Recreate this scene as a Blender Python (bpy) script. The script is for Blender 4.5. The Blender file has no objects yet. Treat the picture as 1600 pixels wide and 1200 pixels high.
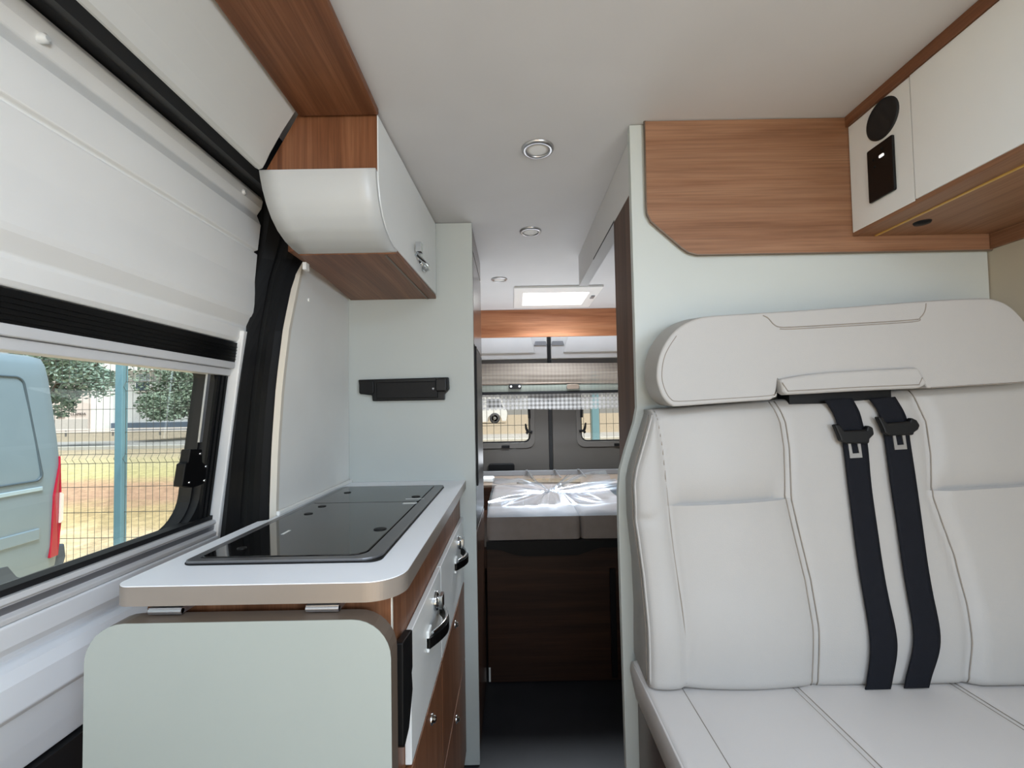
import bpy, bmesh, math, random
from mathutils import Vector, Matrix, noise
random.seed(7)
SC = bpy.context.scene
COL = SC.collection
PI = math.pi

# ------------------------------------------------------------------ camera
F = 700.0
CAM = Vector((0.0, 0.0, 1.229))
ROT = (Matrix.Rotation(PI/2 + math.atan(24/F), 3, 'X') @ Matrix.Rotation(-0.018, 3, 'Z'))
cd = bpy.data.cameras.new('camera'); cam = bpy.data.objects.new('camera', cd); COL.objects.link(cam)
cam.matrix_world = Matrix.Translation(CAM) @ ROT.to_4x4()
cd.sensor_fit = 'HORIZONTAL'; cd.sensor_width = 36.0; cd.lens = 36.0*F/1600.0
cd.shift_y = 14/1600.0; cd.clip_start = 0.02; cd.clip_end = 500
SC.camera = cam

def P(px, py, X=None, Y=None, Z=None):
    """measured photo point -> place in the van on a known plane"""
    d = ROT @ Vector(((px-800)/F, -(py-614)/F, -1.0))
    if Y is not None: t = (Y-CAM.y)/d.y
    elif X is not None: t = (X-CAM.x)/d.x
    else: t = (Z-CAM.z)/d.z
    return CAM + d*t

# ------------------------------------------------------------------ materials
def lin(c):
    c = c/255.0
    return c/12.92 if c <= 0.04045 else ((c+0.055)/1.055)**2.4
def rgb(r, g, b): return (lin(r), lin(g), lin(b), 1.0)
def nt(name):
    m = bpy.data.materials.new(name); m.use_nodes = True
    t = m.node_tree; b = t.nodes['Principled BSDF']
    return m, t, b
def mat(name, col, rough=0.5, metal=0.0, spec=0.5, var=0.04, vscale=6.0, bump=0.0, bscale=200.0, coat=0.0):
    m, t, b = nt(name)
    b.inputs['Roughness'].default_value = rough
    b.inputs['Metallic'].default_value = metal
    b.inputs['Specular IOR Level'].default_value = spec
    if coat:
        b.inputs['Coat Weight'].default_value = coat; b.inputs['Coat Roughness'].default_value = 0.08
    c = rgb(*col)
    tc = t.nodes.new('ShaderNodeTexCoord')
    n = t.nodes.new('ShaderNodeTexNoise'); n.inputs['Scale'].default_value = vscale; n.inputs['Detail'].default_value = 3
    t.links.new(tc.outputs['Object'], n.inputs['Vector'])
    r = t.nodes.new('ShaderNodeValToRGB')
    r.color_ramp.elements[0].position = 0.3; r.color_ramp.elements[1].position = 0.7
    r.color_ramp.elements[0].color = tuple(x*(1-var) for x in c[:3])+(1,)
    r.color_ramp.elements[1].color = tuple(min(1, x*(1+var)) for x in c[:3])+(1,)
    t.links.new(n.outputs['Fac'], r.inputs['Fac']); t.links.new(r.outputs['Color'], b.inputs['Base Color'])
    if bump:
        n2 = t.nodes.new('ShaderNodeTexNoise'); n2.inputs['Scale'].default_value = bscale; n2.inputs['Detail'].default_value = 2
        t.links.new(tc.outputs['Object'], n2.inputs['Vector'])
        bp = t.nodes.new('ShaderNodeBump'); bp.inputs['Strength'].default_value = bump; bp.inputs['Distance'].default_value = 0.002
        t.links.new(n2.outputs['Fac'], bp.inputs['Height']); t.links.new(bp.outputs['Normal'], b.inputs['Normal'])
    return m
def wood(name, axis, c0, c1, c2, rough=0.42, scale=1.0):
    m, t, b = nt(name)
    b.inputs['Roughness'].default_value = rough; b.inputs['Specular IOR Level'].default_value = 0.35
    tc = t.nodes.new('ShaderNodeTexCoord'); mp = t.nodes.new('ShaderNodeMapping')
    s = [28*scale]*3; s['XYZ'.index(axis)] = 1.3*scale
    mp.inputs['Scale'].default_value = s
    t.links.new(tc.outputs['Object'], mp.inputs['Vector'])
    n = t.nodes.new('ShaderNodeTexNoise'); n.inputs['Scale'].default_value = 1.0; n.inputs['Detail'].default_value = 6; n.inputs['Roughness'].default_value = 0.62
    n.inputs['Distortion'].default_value = 0.5
    t.links.new(mp.outputs['Vector'], n.inputs['Vector'])
    r = t.nodes.new('ShaderNodeValToRGB')
    e = r.color_ramp.elements; e[0].position = 0.28; e[0].color = rgb(*c0); e[1].position = 0.74; e[1].color = rgb(*c2)
    k = r.color_ramp.elements.new(0.5); k.color = rgb(*c1)
    t.links.new(n.outputs['Fac'], r.inputs['Fac'])
    mp2 = t.nodes.new('ShaderNodeMapping'); s2 = [260*scale]*3; s2['XYZ'.index(axis)] = 5*scale
    mp2.inputs['Scale'].default_value = s2; t.links.new(tc.outputs['Object'], mp2.inputs['Vector'])
    n2 = t.nodes.new('ShaderNodeTexNoise'); n2.inputs['Detail'].default_value = 2; n2.inputs['Scale'].default_value = 1.0
    t.links.new(mp2.outputs['Vector'], n2.inputs['Vector'])
    r2 = t.nodes.new('ShaderNodeValToRGB'); r2.color_ramp.elements[0].position = 0.35; r2.color_ramp.elements[0].color = (0.8, 0.79, 0.78, 1); r2.color_ramp.elements[1].position = 0.6
    t.links.new(n2.outputs['Fac'], r2.inputs['Fac'])
    mx = t.nodes.new('ShaderNodeMix'); mx.data_type = 'RGBA'; mx.blend_type = 'MULTIPLY'; mx.inputs[0].default_value = 1.0
    t.links.new(r.outputs['Color'], mx.inputs[6]); t.links.new(r2.outputs['Color'], mx.inputs[7])
    t.links.new(mx.outputs[2], b.inputs['Base Color'])
    return m
def emis(name, col, strength):
    m, t, b = nt(name)
    b.inputs['Base Color'].default_value = rgb(*col)
    b.inputs['Emission Color'].default_value = rgb(*col); b.inputs['Emission Strength'].default_value = strength
    return m
def glass(name, tint=(235, 242, 242), gloss=0.08, rough=0.02):
    m, t, b = nt(name); t.nodes.remove(b)
    out = t.nodes['Material Output']
    tr = t.nodes.new('ShaderNodeBsdfTransparent'); tr.inputs['Color'].default_value = rgb(*tint)
    gl = t.nodes.new('ShaderNodeBsdfGlossy'); gl.inputs['Roughness'].default_value = rough
    fr = t.nodes.new('ShaderNodeFresnel'); fr.inputs['IOR'].default_value = 1.3
    mu = t.nodes.new('ShaderNodeMath'); mu.operation = 'MULTIPLY'; mu.inputs[1].default_value = gloss*10
    t.links.new(fr.outputs['Fac'], mu.inputs[0])
    ms = t.nodes.new('ShaderNodeMixShader')
    t.links.new(mu.outputs[0], ms.inputs['Fac']); t.links.new(tr.outputs[0], ms.inputs[1]); t.links.new(gl.outputs[0], ms.inputs[2])
    t.links.new(ms.outputs[0], out.inputs['Surface'])
    return m

M = {}
WD = ((96, 58, 36), (124, 80, 53), (150, 104, 74))
WL = ((122, 83, 58), (144, 105, 79), (163, 124, 97))
M['wood_x'] = wood('walnut_grain_across', 'X', *WL)
M['wood_y'] = wood('walnut_grain_along', 'Y', *WD)
M['wood_yl'] = wood('walnut_light_grain_along', 'Y', *WL)
M['wood_z'] = wood('walnut_grain_upright', 'Z', *WD)
M['wood_beam'] = wood('walnut_beam', 'X', (150, 92, 62), (186, 126, 90), (200, 142, 106))
M['wood_dark'] = wood('dark_walnut', 'X', (40, 24, 16), (56, 35, 24), (72, 46, 32))
M['wood_darkz'] = wood('dark_walnut_upright', 'Z', (60, 40, 30), (78, 54, 42), (96, 68, 52), rough=0.25)
M['wood_gloss'] = wood('glossy_walnut_upright', 'Z', (66, 52, 46), (84, 68, 60), (98, 80, 72), rough=0.2)
M['ceiling'] = mat('ceiling_lining', (206, 205, 205), 0.75, var=0.02)
M['white'] = mat('white_laminate', (232, 234, 232), 0.32, var=0.015)
M['white_soft'] = mat('white_satin_laminate', (188, 193, 189), 0.45, var=0.015)
M['apron'] = mat('white_curved_laminate', (192, 194, 193), 0.35, var=0.015)
M['cove'] = mat('cove_lining', (208, 208, 203), 0.6, var=0.015)
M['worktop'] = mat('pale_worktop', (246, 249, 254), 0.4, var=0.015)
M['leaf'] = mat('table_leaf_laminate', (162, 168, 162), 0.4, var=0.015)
M['band'] = mat('champagne_edge_band', (150, 140, 130), 0.35, metal=0.35, var=0.03)
M['bandd'] = mat('taupe_edge_band', (112, 98, 86), 0.4, metal=0.2, var=0.03)
M['lining'] = mat('wall_lining', (232, 232, 228), 0.55, var=0.02)
M['lining_edge'] = mat('lining_edge_strip', (214, 207, 194), 0.6, var=0.02)
M['greige'] = mat('greige_side_lining', (186, 178, 160), 0.8, var=0.04)
M['panel'] = mat('door_card_grey_white', (240, 239, 235), 0.5, var=0.02, bump=0.06, bscale=500)
M['panel_cool'] = mat('door_card_cool', (236, 239, 242), 0.45, var=0.02)
M['black'] = mat('black_plastic', (11, 11, 12), 0.5, spec=0.3, var=0.05)
M['black_gloss'] = mat('black_glossy_plastic', (7, 7, 8), 0.35, spec=0.35, var=0.05)
M['rubber'] = mat('black_rubber_seal', (20, 21, 23), 0.6, var=0.08)
M['rubber2'] = mat('charcoal_pillar_trim', (8, 9, 11), 0.6, spec=0.25, var=0.08)
M['alu'] = mat('brushed_aluminium', (178, 180, 184), 0.35, metal=0.75, var=0.03)
M['alud'] = mat('grey_aluminium_rail', (150, 152, 156), 0.4, metal=0.6, var=0.03)
M['chrome'] = mat('chrome', (215, 218, 220), 0.12, metal=1.0, var=0.01)
M['steel'] = mat('steel', (190, 190, 192), 0.3, metal=0.9, var=0.02)
M['hobglass'] = mat('dark_hob_glass', (16, 15, 15), 0.06, var=0.02, spec=0.9)
M['hobrim'] = mat('hob_rim_steel', (128, 128, 130), 0.35, metal=0.7, var=0.02)
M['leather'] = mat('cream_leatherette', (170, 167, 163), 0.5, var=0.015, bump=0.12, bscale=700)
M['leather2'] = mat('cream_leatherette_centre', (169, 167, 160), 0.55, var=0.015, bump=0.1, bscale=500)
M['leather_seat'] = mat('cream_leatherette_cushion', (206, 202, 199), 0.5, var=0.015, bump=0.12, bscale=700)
M['stitch'] = mat('stitch_thread', (142, 134, 124), 0.8, var=0.05)
M['webbing'] = mat('black_belt_webbing', (15, 17, 24), 0.75, spec=0.2, var=0.1, vscale=80, bump=0.3, bscale=900)
M['floor'] = mat('dark_vinyl_floor', (34, 34, 37), 0.5, var=0.15, vscale=10)
M['mattress'] = mat('grey_brown_mattress_fabric', (150, 139, 132), 0.8, var=0.06, vscale=20, bump=0.3, bscale=300)
M['rear_upper'] = mat('rear_door_upper', (240, 239, 237), 0.5, var=0.02)
M['rear_lower_shaded'] = mat('rear_door_lower_card_shaded', (86, 82, 78), 0.3, var=0.03)  # shade behind the bed is put into this darker grey
M['rear_frame'] = mat('grey_rear_window_frame', (96, 92, 88), 0.4, var=0.03)
M['post'] = wood('dark_walnut_post', 'Z', (70, 50, 40), (90, 66, 53), (106, 80, 66), rough=0.6)
M['fabric'] = mat('taupe_blind_fabric', (168, 158, 146), 0.9, var=0.08, vscale=30)
M['led'] = mat('yellow_light_strip', (204, 164, 84), 0.3, var=0.02)
M['rail'] = mat('pale_grey_rail', (214, 214, 214), 0.4, var=0.03)
M['lens'] = mat('frosted_lens', (222, 220, 216), 0.4, var=0.01)
M['glass'] = glass('window_glass', (240, 245, 245), 0.03)
M['rear_glass'] = glass('rear_window_glass', (240, 240, 236), 0.05)
M['hatch'] = emis('bright_hatch_pane', (255, 255, 252), 6.0)

# checked fly net
def net_mat(name, col, cell, lo, hi):
    m, t, b = nt(name); out = t.nodes['Material Output']
    b.inputs['Base Color'].default_value = rgb(*col); b.inputs['Roughness'].default_value = 0.9
    tc = t.nodes.new('ShaderNodeTexCoord'); sp = t.nodes.new('ShaderNodeSeparateXYZ'); t.links.new(tc.outputs['Object'], sp.inputs[0])
    outs = []
    for ax in ('X', 'Z'):
        a = t.nodes.new('ShaderNodeMath'); a.operation = 'MULTIPLY'; a.inputs[1].default_value = 1.0/cell; t.links.new(sp.outputs[ax], a.inputs[0])
        f = t.nodes.new('ShaderNodeMath'); f.operation = 'FRACT'; t.links.new(a.outputs[0], f.inputs[0])
        g = t.nodes.new('ShaderNodeMath'); g.operation = 'GREATER_THAN'; g.inputs[1].default_value = 0.5; t.links.new(f.outputs[0], g.inputs[0])
        outs.append(g)
    s = t.nodes.new('ShaderNodeMath'); s.operation = 'ADD'; t.links.new(outs[0].outputs[0], s.inputs[0]); t.links.new(outs[1].outputs[0], s.inputs[1])
    mr = t.nodes.new('ShaderNodeMapRange'); mr.inputs['From Max'].default_value = 2.0; mr.inputs['To Min'].default_value = lo; mr.inputs['To Max'].default_value = hi
    t.links.new(s.outputs[0], mr.inputs['Value'])
    t.links.new(mr.outputs[0], b.inputs['Alpha'])
    return m
M['net'] = net_mat('checked_fly_net', (150, 148, 146), 0.03, 0.25, 0.96)
M['netfold'] = None

def film_mat():
    m, t, b = nt('clear_plastic_film'); t.nodes.remove(b); out = t.nodes['Material Output']
    tr = t.nodes.new('ShaderNodeBsdfTransparent'); tr.inputs['Color'].default_value = (0.93, 0.93, 0.94, 1)
    gl = t.nodes.new('ShaderNodeBsdfGlossy'); gl.inputs['Roughness'].default_value = 0.24; gl.inputs['Color'].default_value = (0.80, 0.90, 1, 1)
    ms = t.nodes.new('ShaderNodeMixShader'); ms.inputs['Fac'].default_value = 0.30
    tc = t.nodes.new('ShaderNodeTexCoord'); n = t.nodes.new('ShaderNodeTexNoise'); n.inputs['Scale'].default_value = 4; n.inputs['Detail'].default_value = 1; n.inputs['Distortion'].default_value = 0.8
    t.links.new(tc.outputs['Object'], n.inputs['Vector'])
    bp = t.nodes.new('ShaderNodeBump'); bp.inputs['Strength'].default_value = 0.25; bp.inputs['Distance'].default_value = 0.02
    t.links.new(n.outputs['Fac'], bp.inputs['Height']); t.links.new(bp.outputs['Normal'], gl.inputs['Normal'])
    t.links.new(tr.outputs[0], ms.inputs[1]); t.links.new(gl.outputs[0], ms.inputs[2]); t.links.new(ms.outputs[0], out.inputs['Surface'])
    return m
M['film'] = film_mat()

# ------------------------------------------------------------------ mesh building
class MB:
    def __init__(s): s.v = []; s.f = []; s.m = []; s.sm = []
    def add(s, vs, fs, m=0, smooth=False):
        b = len(s.v); s.v += [Vector(p) for p in vs]
        for f in fs: s.f.append([b+i for i in f]); s.m.append(m); s.sm.append(smooth)
        return s
    def box(s, x0, x1, y0, y1, z0, z1, m=0):
        vs = [(x, y, z) for x in (x0, x1) for y in (y0, y1) for z in (z0, z1)]
        return s.add(vs, [(0,1,3,2), (4,6,7,5), (0,4,5,1), (2,3,7,6), (0,2,6,4), (1,5,7,3)], m)
    def prism(s, poly, f0, f1, m=0, smooth=False):
        """poly: 2D points; f0/f1 map (a,b) to the two end faces"""
        n = len(poly)
        vs = [f0(a, b) for a, b in poly] + [f1(a, b) for a, b in poly]
        s.add(vs, [list(range(n))[::-1], list(range(n, 2*n))], m)
        b = len(s.v) - 2*n
        for i in range(n):
            j = (i+1) % n
            s.f.append([b+i, b+j, b+n+j, b+n+i]); s.m.append(m); s.sm.append(smooth)
        return s
    def tube(s, pts, r, n=8, m=0, closed=False):
        pts = [Vector(p) for p in pts]; k = len(pts); rings = []
        up0 = None
        for i, p in enumerate(pts):
            if closed: d = pts[(i+1) % k] - pts[i-1]
            else: d = pts[min(i+1, k-1)] - pts[max(i-1, 0)]
            d = d.normalized() if d.length > 1e-9 else Vector((0, 0, 1))
            if up0 is None: up0 = Vector((0, 0, 1)) if abs(d.z) < 0.9 else Vector((0, 1, 0))
            a = d.cross(up0)
            if a.length < 1e-4: a = d.cross(Vector((1, 0, 0)))
            a.normalize(); up0 = a.cross(d).normalized()
            rr = r[i] if isinstance(r, (list, tuple)) else r
            rings.append([p + (a*math.cos(2*PI*q/n) + up0*math.sin(2*PI*q/n))*rr for q in range(n)])
        vs = [v for ring in rings for v in ring]; fs = []
        for i in range(k if closed else k-1):
            i2 = (i+1) % k
            for q in range(n): fs.append((i*n+q, i*n+(q+1) % n, i2*n+(q+1) % n, i2*n+q))
        s.add(vs, fs, m, True)
        if not closed: s.add(rings[0], [list(range(n))[::-1]], m); s.add(rings[-1], [list(range(n))], m)
        return s
    def lathe(s, prof, frame, n=32, m=0):
        """prof (r,h) list; frame(u,v,h) -> world"""
        vs = []; fs = []; k = len(prof)
        for r, h in prof:
            for q in range(n): vs.append(frame(r*math.cos(2*PI*q/n), r*math.sin(2*PI*q/n), h))
        for i in range(k-1):
            for q in range(n): fs.append((i*n+q, i*n+(q+1) % n, (i+1)*n+(q+1) % n, (i+1)*n+q))
        s.add(vs, fs, m, True)
        for i in (0, k-1):
            if prof[i][0] > 1e-6: s.add([vs[i*n+q] for q in range(n)], [list(range(n))], m)
        return s
    def grid(s, fn, nu, nv, m=0, smooth=True):
        vs = [fn(i/nu, j/nv) for j in range(nv+1) for i in range(nu+1)]
        fs = [(j*(nu+1)+i, j*(nu+1)+i+1, (j+1)*(nu+1)+i+1, (j+1)*(nu+1)+i) for j in range(nv) for i in range(nu)]
        return s.add(vs, fs, m, smooth)
    def ring(s, inner, outer, f0, f1, m=0):
        """loop with a hole: two equal-length 2D loops between planes f0 and f1"""
        n = len(inner)
        vs = [f0(*p) for p in outer]+[f0(*p) for p in inner]+[f1(*p) for p in outer]+[f1(*p) for p in inner]; fs = []
        for i in range(n):
            j = (i+1) % n
            fs += [(i, j, n+j, n+i), (2*n+j, 2*n+i, 3*n+i, 3*n+j), (j, i, 2*n+i, 2*n+j), (n+i, n+j, 3*n+j, 3*n+i)]
        return s.add(vs, fs, m)
    def build(s, name, mats, parent=None, bevel=0, seg=2, angle=40, solid=0, recalc=True, kind=None, label=None, weld=0):
        me = bpy.data.meshes.new(name)
        off = Vector((0, 0, 0)); q = parent
        while q is not None: off += q.location; q = q.parent
        me.from_pydata([tuple(v-off) for v in s.v], [], s.f)
        if not isinstance(mats, (list, tuple)): mats = [mats]
        for x in mats: me.materials.append(x)
        for i, p in enumerate(me.polygons): p.material_index = s.m[i]; p.use_smooth = s.sm[i]
        if recalc or weld:
            bm = bmesh.new(); bm.from_mesh(me)
            if weld: bmesh.ops.remove_doubles(bm, verts=bm.verts, dist=weld)
            bmesh.ops.recalc_face_normals(bm, faces=bm.faces); bm.to_mesh(me); bm.free()
        o = bpy.data.objects.new(name, me); COL.objects.link(o); o.parent = parent
        if solid:
            k = o.modifiers.new('solid', 'SOLIDIFY'); k.thickness = solid; k.offset = 0
        if bevel:
            k = o.modifiers.new('bevel', 'BEVEL'); k.width = bevel; k.segments = seg; k.limit_method = 'ANGLE'; k.angle_limit = math.radians(angle)
        if kind: o['kind'] = kind
        if label: o['label'] = label
        return o

def tag(o, label, cat, group=None, kind=None):
    o['label'] = label; o['category'] = cat
    if group: o['group'] = group
    if kind: o['kind'] = kind
    return o
def thing(name, label, cat, loc, group=None, kind=None):
    o = bpy.data.objects.new(name, None); COL.objects.link(o); o.location = loc; o.empty_display_size = 0.05
    return tag(o, label, cat, group, kind)
def copy_tree(o, parent=None):
    c = o.copy(); COL.objects.link(c); c.parent = parent
    for ch in list(o.children): copy_tree(ch, c)
    return c
def rrect(a0, a1, b0, b1, r, n=6):
    rs = r if isinstance(r, (list, tuple)) else (r,)*4
    out = []
    for (ca, cb, t0, rr) in ((a1, b1, 0, rs[0]), (a0, b1, 90, rs[1]), (a0, b0, 180, rs[2]), (a1, b0, 270, rs[3])):
        sa = -1 if ca == a1 else 1; sb = -1 if cb == b1 else 1
        for i in range(n+1):
            t = math.radians(t0 + 90*i/n)
            out.append((ca+sa*rr+rr*math.cos(t), cb+sb*rr+rr*math.sin(t)))
    return out
def lerp(a, b, t): return a+(b-a)*t
def poly_at(tab, z):
    """tab: list of (z, value) ascending"""
    if z <= tab[0][0]: return tab[0][1]
    for (z0, v0), (z1, v1) in zip(tab, tab[1:]):
        if z <= z1:
            t = (z-z0)/(z1-z0); return v0+(v1-v0)*t
    return tab[-1][1]
def catmull(pts, n=6):
    pts = [Vector(p) for p in pts]; out = []
    for i in range(len(pts)-1):
        p0 = pts[max(i-1, 0)]; p1 = pts[i]; p2 = pts[i+1]; p3 = pts[min(i+2, len(pts)-1)]
        for k in range(n):
            t = k/n
            out.append(0.5*((2*p1)+(-p0+p2)*t+(2*p0-5*p1+4*p2-p3)*t*t+(-p0+3*p1-3*p2+p3)*t**3))
    out.append(pts[-1]); return out
XZ = lambda y: (lambda a, b: (a, y, b))
YZ = lambda x: (lambda a, b: (x, a, b))
XY = lambda z: (lambda a, b: (a, b, z))

H = 1.90          # ceiling height
YF = 1.587        # front of tall cabinet
# ================================================================== SETTING
tag(MB().box(-0.80, 1.16, -0.9, 3.46, -0.04, 0.0).build('floor', M['floor']), 'dark charcoal vinyl floor of the camper aisle', 'floor', kind='structure')
HX0, HX1, HY0, HY1 = 0.075, 0.455, 2.55, 2.86     # roof hatch opening
mb = MB()
mb.box(-0.62, HX0, -0.9, 3.46, H, H+0.03); mb.box(HX1, 1.16, -0.9, 3.46, H, H+0.03)
mb.box(HX0, HX1, -0.9, HY0, H, H+0.03); mb.box(HX0, HX1, HY1, 3.46, H, H+0.03)
tag(mb.build('ceiling', M['ceiling']), 'smooth off-white camper ceiling', 'ceiling', kind='structure')
# right side wall of the van
tag(MB().box(1.128, 1.16, -0.9, 3.46, 0, H).build('wall_right', M['greige']), 'greige lined side wall behind the bench seat', 'wall', kind='structure')
# left rear side wall (by bed) behind the tall cabinet
tag(MB().box(-0.66, -0.63, 1.60, 3.46, 0, H).build('wall_left_rear', M['lining']), 'left side wall beside the rear bed', 'wall', kind='structure')
# kitchen back lining, front edge leaning along the door opening
LX = -0.578
edge = [P(430, 795, X=LX), P(433, 700, X=LX), P(440, 600, X=LX), P(451, 510, X=LX), P(470, 418, X=LX)]
zlo, zhi = 0.90, 1.66
tab = [(e.z, e.y) for e in edge]
def edge_y(z):
    if z < tab[0][0]: return tab[0][1]-(tab[0][0]-z)*0.02
    if z > tab[-1][0]: return tab[-1][1]+(z-tab[-1][0])*0.5
    return poly_at(tab, z)
zs = [zlo+(zhi-zlo)*i/14 for i in range(15)]
mb = MB()
mb.prism([(edge_y(z)+0.012, z) for z in zs]+[(YF-0.002, zhi), (YF-0.002, zlo)], YZ(LX-0.012), YZ(LX))
mb.prism([(edge_y(z), z) for z in zs]+[(edge_y(z)+0.012, z) for z in zs[::-1]], YZ(LX-0.014), YZ(LX+0.002), 1)
mb.prism(rrect(1.268, 1.278, 1.545, 1.555, 0.0045, 4), YZ(LX), YZ(LX+0.004))
tag(mb.build('wall_left', [M['lining'], M['lining_edge']]), 'off-white lining wall behind the worktop with beige edge', 'wall', kind='structure')
# black pillar trim between sliding door and lining
def door_x(z): return -0.776+(z-0.95)*0.127
mb = MB()
NP = 13
def pil(u, v):
    z = 0.60+(1.86-0.60)*v
    a = Vector((door_x(z)-0.052, 1.222, z)); b = Vector((LX-0.004, edge_y(z)+0.004, z))
    if z > 1.62: b.x = lerp(b.x, -0.55, min(1, (z-1.62)/0.12)); b.y = min(b.y, 1.25)
    p = a.lerp(b, u)
    k = round(u*NP)
    prof = [0, .006, .014, .004, .012, .020, .012, .006, .016, .022, .022, .016, .004, 0]
    p.y -= prof[k]
    return p
mb.grid(pil, NP, 24, 0, False)
tag(mb.build('trim_1', M['rubber2'], solid=0.004), 'black ribbed pillar trim beside the sliding door', 'pillar trim', kind='structure')
# cove lining above the door and wood ceiling strip
cov = [(-0.556, 1.768), (-0.548, 1.764), (-0.540, 1.767), (-0.533, 1.780), (-0.524, 1.80), (-0.496, 1.850), (-0.466, 1.897)]
mb = MB(); mb.prism(cov+[(-0.466, 1.93), (-0.556, 1.93)], XZ(-0.9), XZ(0.968), smooth=False)
tag(mb.build('trim_2', M['cove']), 'pale sloping cove lining between black door seal and wooden ceiling strip', 'cove lining', kind='structure')
tag(MB().box(-0.462, -0.285, -0.9, 0.974, 1.886, 1.899).build('trim_3', M['wood_y'], bevel=0.002), 'brown walnut strip along ceiling in front of the left overhead cabinet', 'ceiling strip', kind='structure')
# door top seal (black gap)
mb = MB(); mb.prism([(-0.557, 1.772), (-0.575, 1.789), (-0.60, 1.783), (-0.630, 1.800), (-0.650, 1.813), (-0.69, 1.815), (-0.74, 1.813), (-0.74, 1.93), (-0.557, 1.93)], XZ(-0.9), XZ(1.23))
tag(mb.build('trim_4', M['rubber']), 'black rubber seal channel along the top of the sliding door', 'door seal', kind='structure')

# ------------------------------------------------------------------ sliding door (left) with window
DY0, DY1 = -0.7, 1.20
dr = thing('door_1', 'sliding side door with pale inner panel and large window', 'door', (-0.8, 0.3, 0.6), kind='structure')
def D(off): return lambda y, z: (door_x(z)+off, y, z)
# upper padded panel: cross-section along the van
up = [(1.415, .002), (1.424, .007), (1.452, .006), (1.460, .003), (1.486, .019), (1.496, .021), (1.52, .019), (1.58, .010), (1.656, .007), (1.659, -.003), (1.664, -.003), (1.667, .007), (1.735, .006), (1.762, -.008), (1.780, .002), (1.800, .004), (1.812, -.004)]
mb = MB()
secs = [(door_x(z)+o, z) for z, o in up]+[(door_x(1.812)-0.05, 1.812), (door_x(1.415)-0.05, 1.415)]
mb.prism(secs, XZ(DY0), XZ(DY1-0.005))
mb.build('upper_panel', M['panel'], dr, bevel=0.003, seg=2)
for px, py in ((68, 60), (380, 300)):
    pt = P(px, py, X=door_x(1.765)+0.004)
    MB().lathe([(0.007, -0.01), (0.007, 0.004), (0.004, 0.007)], lambda u, v, h, pt=pt: (pt.x+h, pt.y+u, pt.z+v), 16).build('clip', M['white'], dr, label='small white clip')
# blind cassette
mb = MB(); mb.prism([(DY0, 1.368), (1.162, 1.362), (1.162, 1.412), (DY0, 1.412)], D(-0.03), D(0.004))
for i in range(5): mb.prism([(DY0, 1.371+i*.008), (1.160, 1.367+i*.008), (1.160, 1.369+i*.008), (DY0, 1.373+i*.008)], D(0.0), D(0.007))
mb.build('blind_cassette', M['black'], dr, label='black pleated blind folded into the top rail')
mb = MB(); mb.prism([(DY0, 1.348), (1.155, 1.344), (1.155, 1.361), (DY0, 1.366)], D(-0.03), D(0.010))
mb.prism([(DY0, 1.326), (1.155, 1.326), (1.155, 1.343), (DY0, 1.347)], D(-0.03), D(0.002))
mb.build('window_rail', M['rail'], dr, bevel=0.002, label='pale grey rail above the window pane')
# rear edge frame
mb = MB(); mb.prism([(1.164, 0.90), (1.198, 0.90), (1.198, 1.43), (1.192, 1.445), (1.164, 1.445)], D(-0.04), D(0.016))
mb.build('edge_frame', M['panel'], dr, bevel=0.003, label='white upright frame at the rear edge')
# window frame ring
mb = MB(); mb.ring(rrect(-0.60, 1.118, 0.950, 1.336, (0.03, 0.03, 0.06, 0.08), 8), rrect(DY0, 1.162, 0.925, 1.345, 0.005, 8), D(-0.05), D(-0.012))
mb.ring(rrect(-0.56, 1.112, 0.953, 1.338, (0.025, 0.025, 0.06, 0.075), 8), rrect(-0.61, 1.13, 0.940, 1.344, (0.03, 0.03, 0.06, 0.09), 8), D(-0.062), D(-0.03))
wf = mb.build('window_frame', M['rubber'], dr, label='black rubber window surround')
mb = MB(); mb.prism([(-0.6, 0.942), (1.135, 0.942), (1.135, 1.342), (-0.6, 1.342)], D(-0.056), D(-0.052)); mb.build('pane', M['glass'], wf)
mb = MB(); mb.prism([(1.090, 1.16), (1.100, 1.16), (1.098, 1.326), (1.088, 1.326)], D(-0.016), D(-0.011)); mb.build('runner', M['alu'], wf, label='short bright runner strip')
for k in range(3):
    mb = MB(); y = 1.118+0.015*k
    mb.prism([(y, 0.95), (y+0.008, 0.95), (y+0.008, 1.325), (y, 1.325)], D(-0.012), D(-0.005)); mb.build('groove', M['rubber2'], wf)
lt = MB()
def Dp(px, py): 
    p = P(px, py, X=-0.755); return (p.y, p.z)
lt.prism([Dp(*q) for q in ((287, 702), (306, 702), (309, 722), (318, 728), (318, 755), (306, 760), (300, 762), (281, 760), (282, 725), (286, 722))], D(-0.01), D(0.012))
lt = lt.build('latch', M['black'], dr, bevel=0.002, label='black window latch')
sc = MB()
for px, py in ((303, 709), (315, 729), (315, 751), (291, 754)):
    y, z = Dp(px, py); sc.lathe([(0.003, 0), (0.003, 0.014), (0.001, 0.015)], lambda u, v, h, y=y, z=z: (door_x(z)+h, y+u, z+v), 10)
sc.build('screw', M['chrome'], lt)
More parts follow.
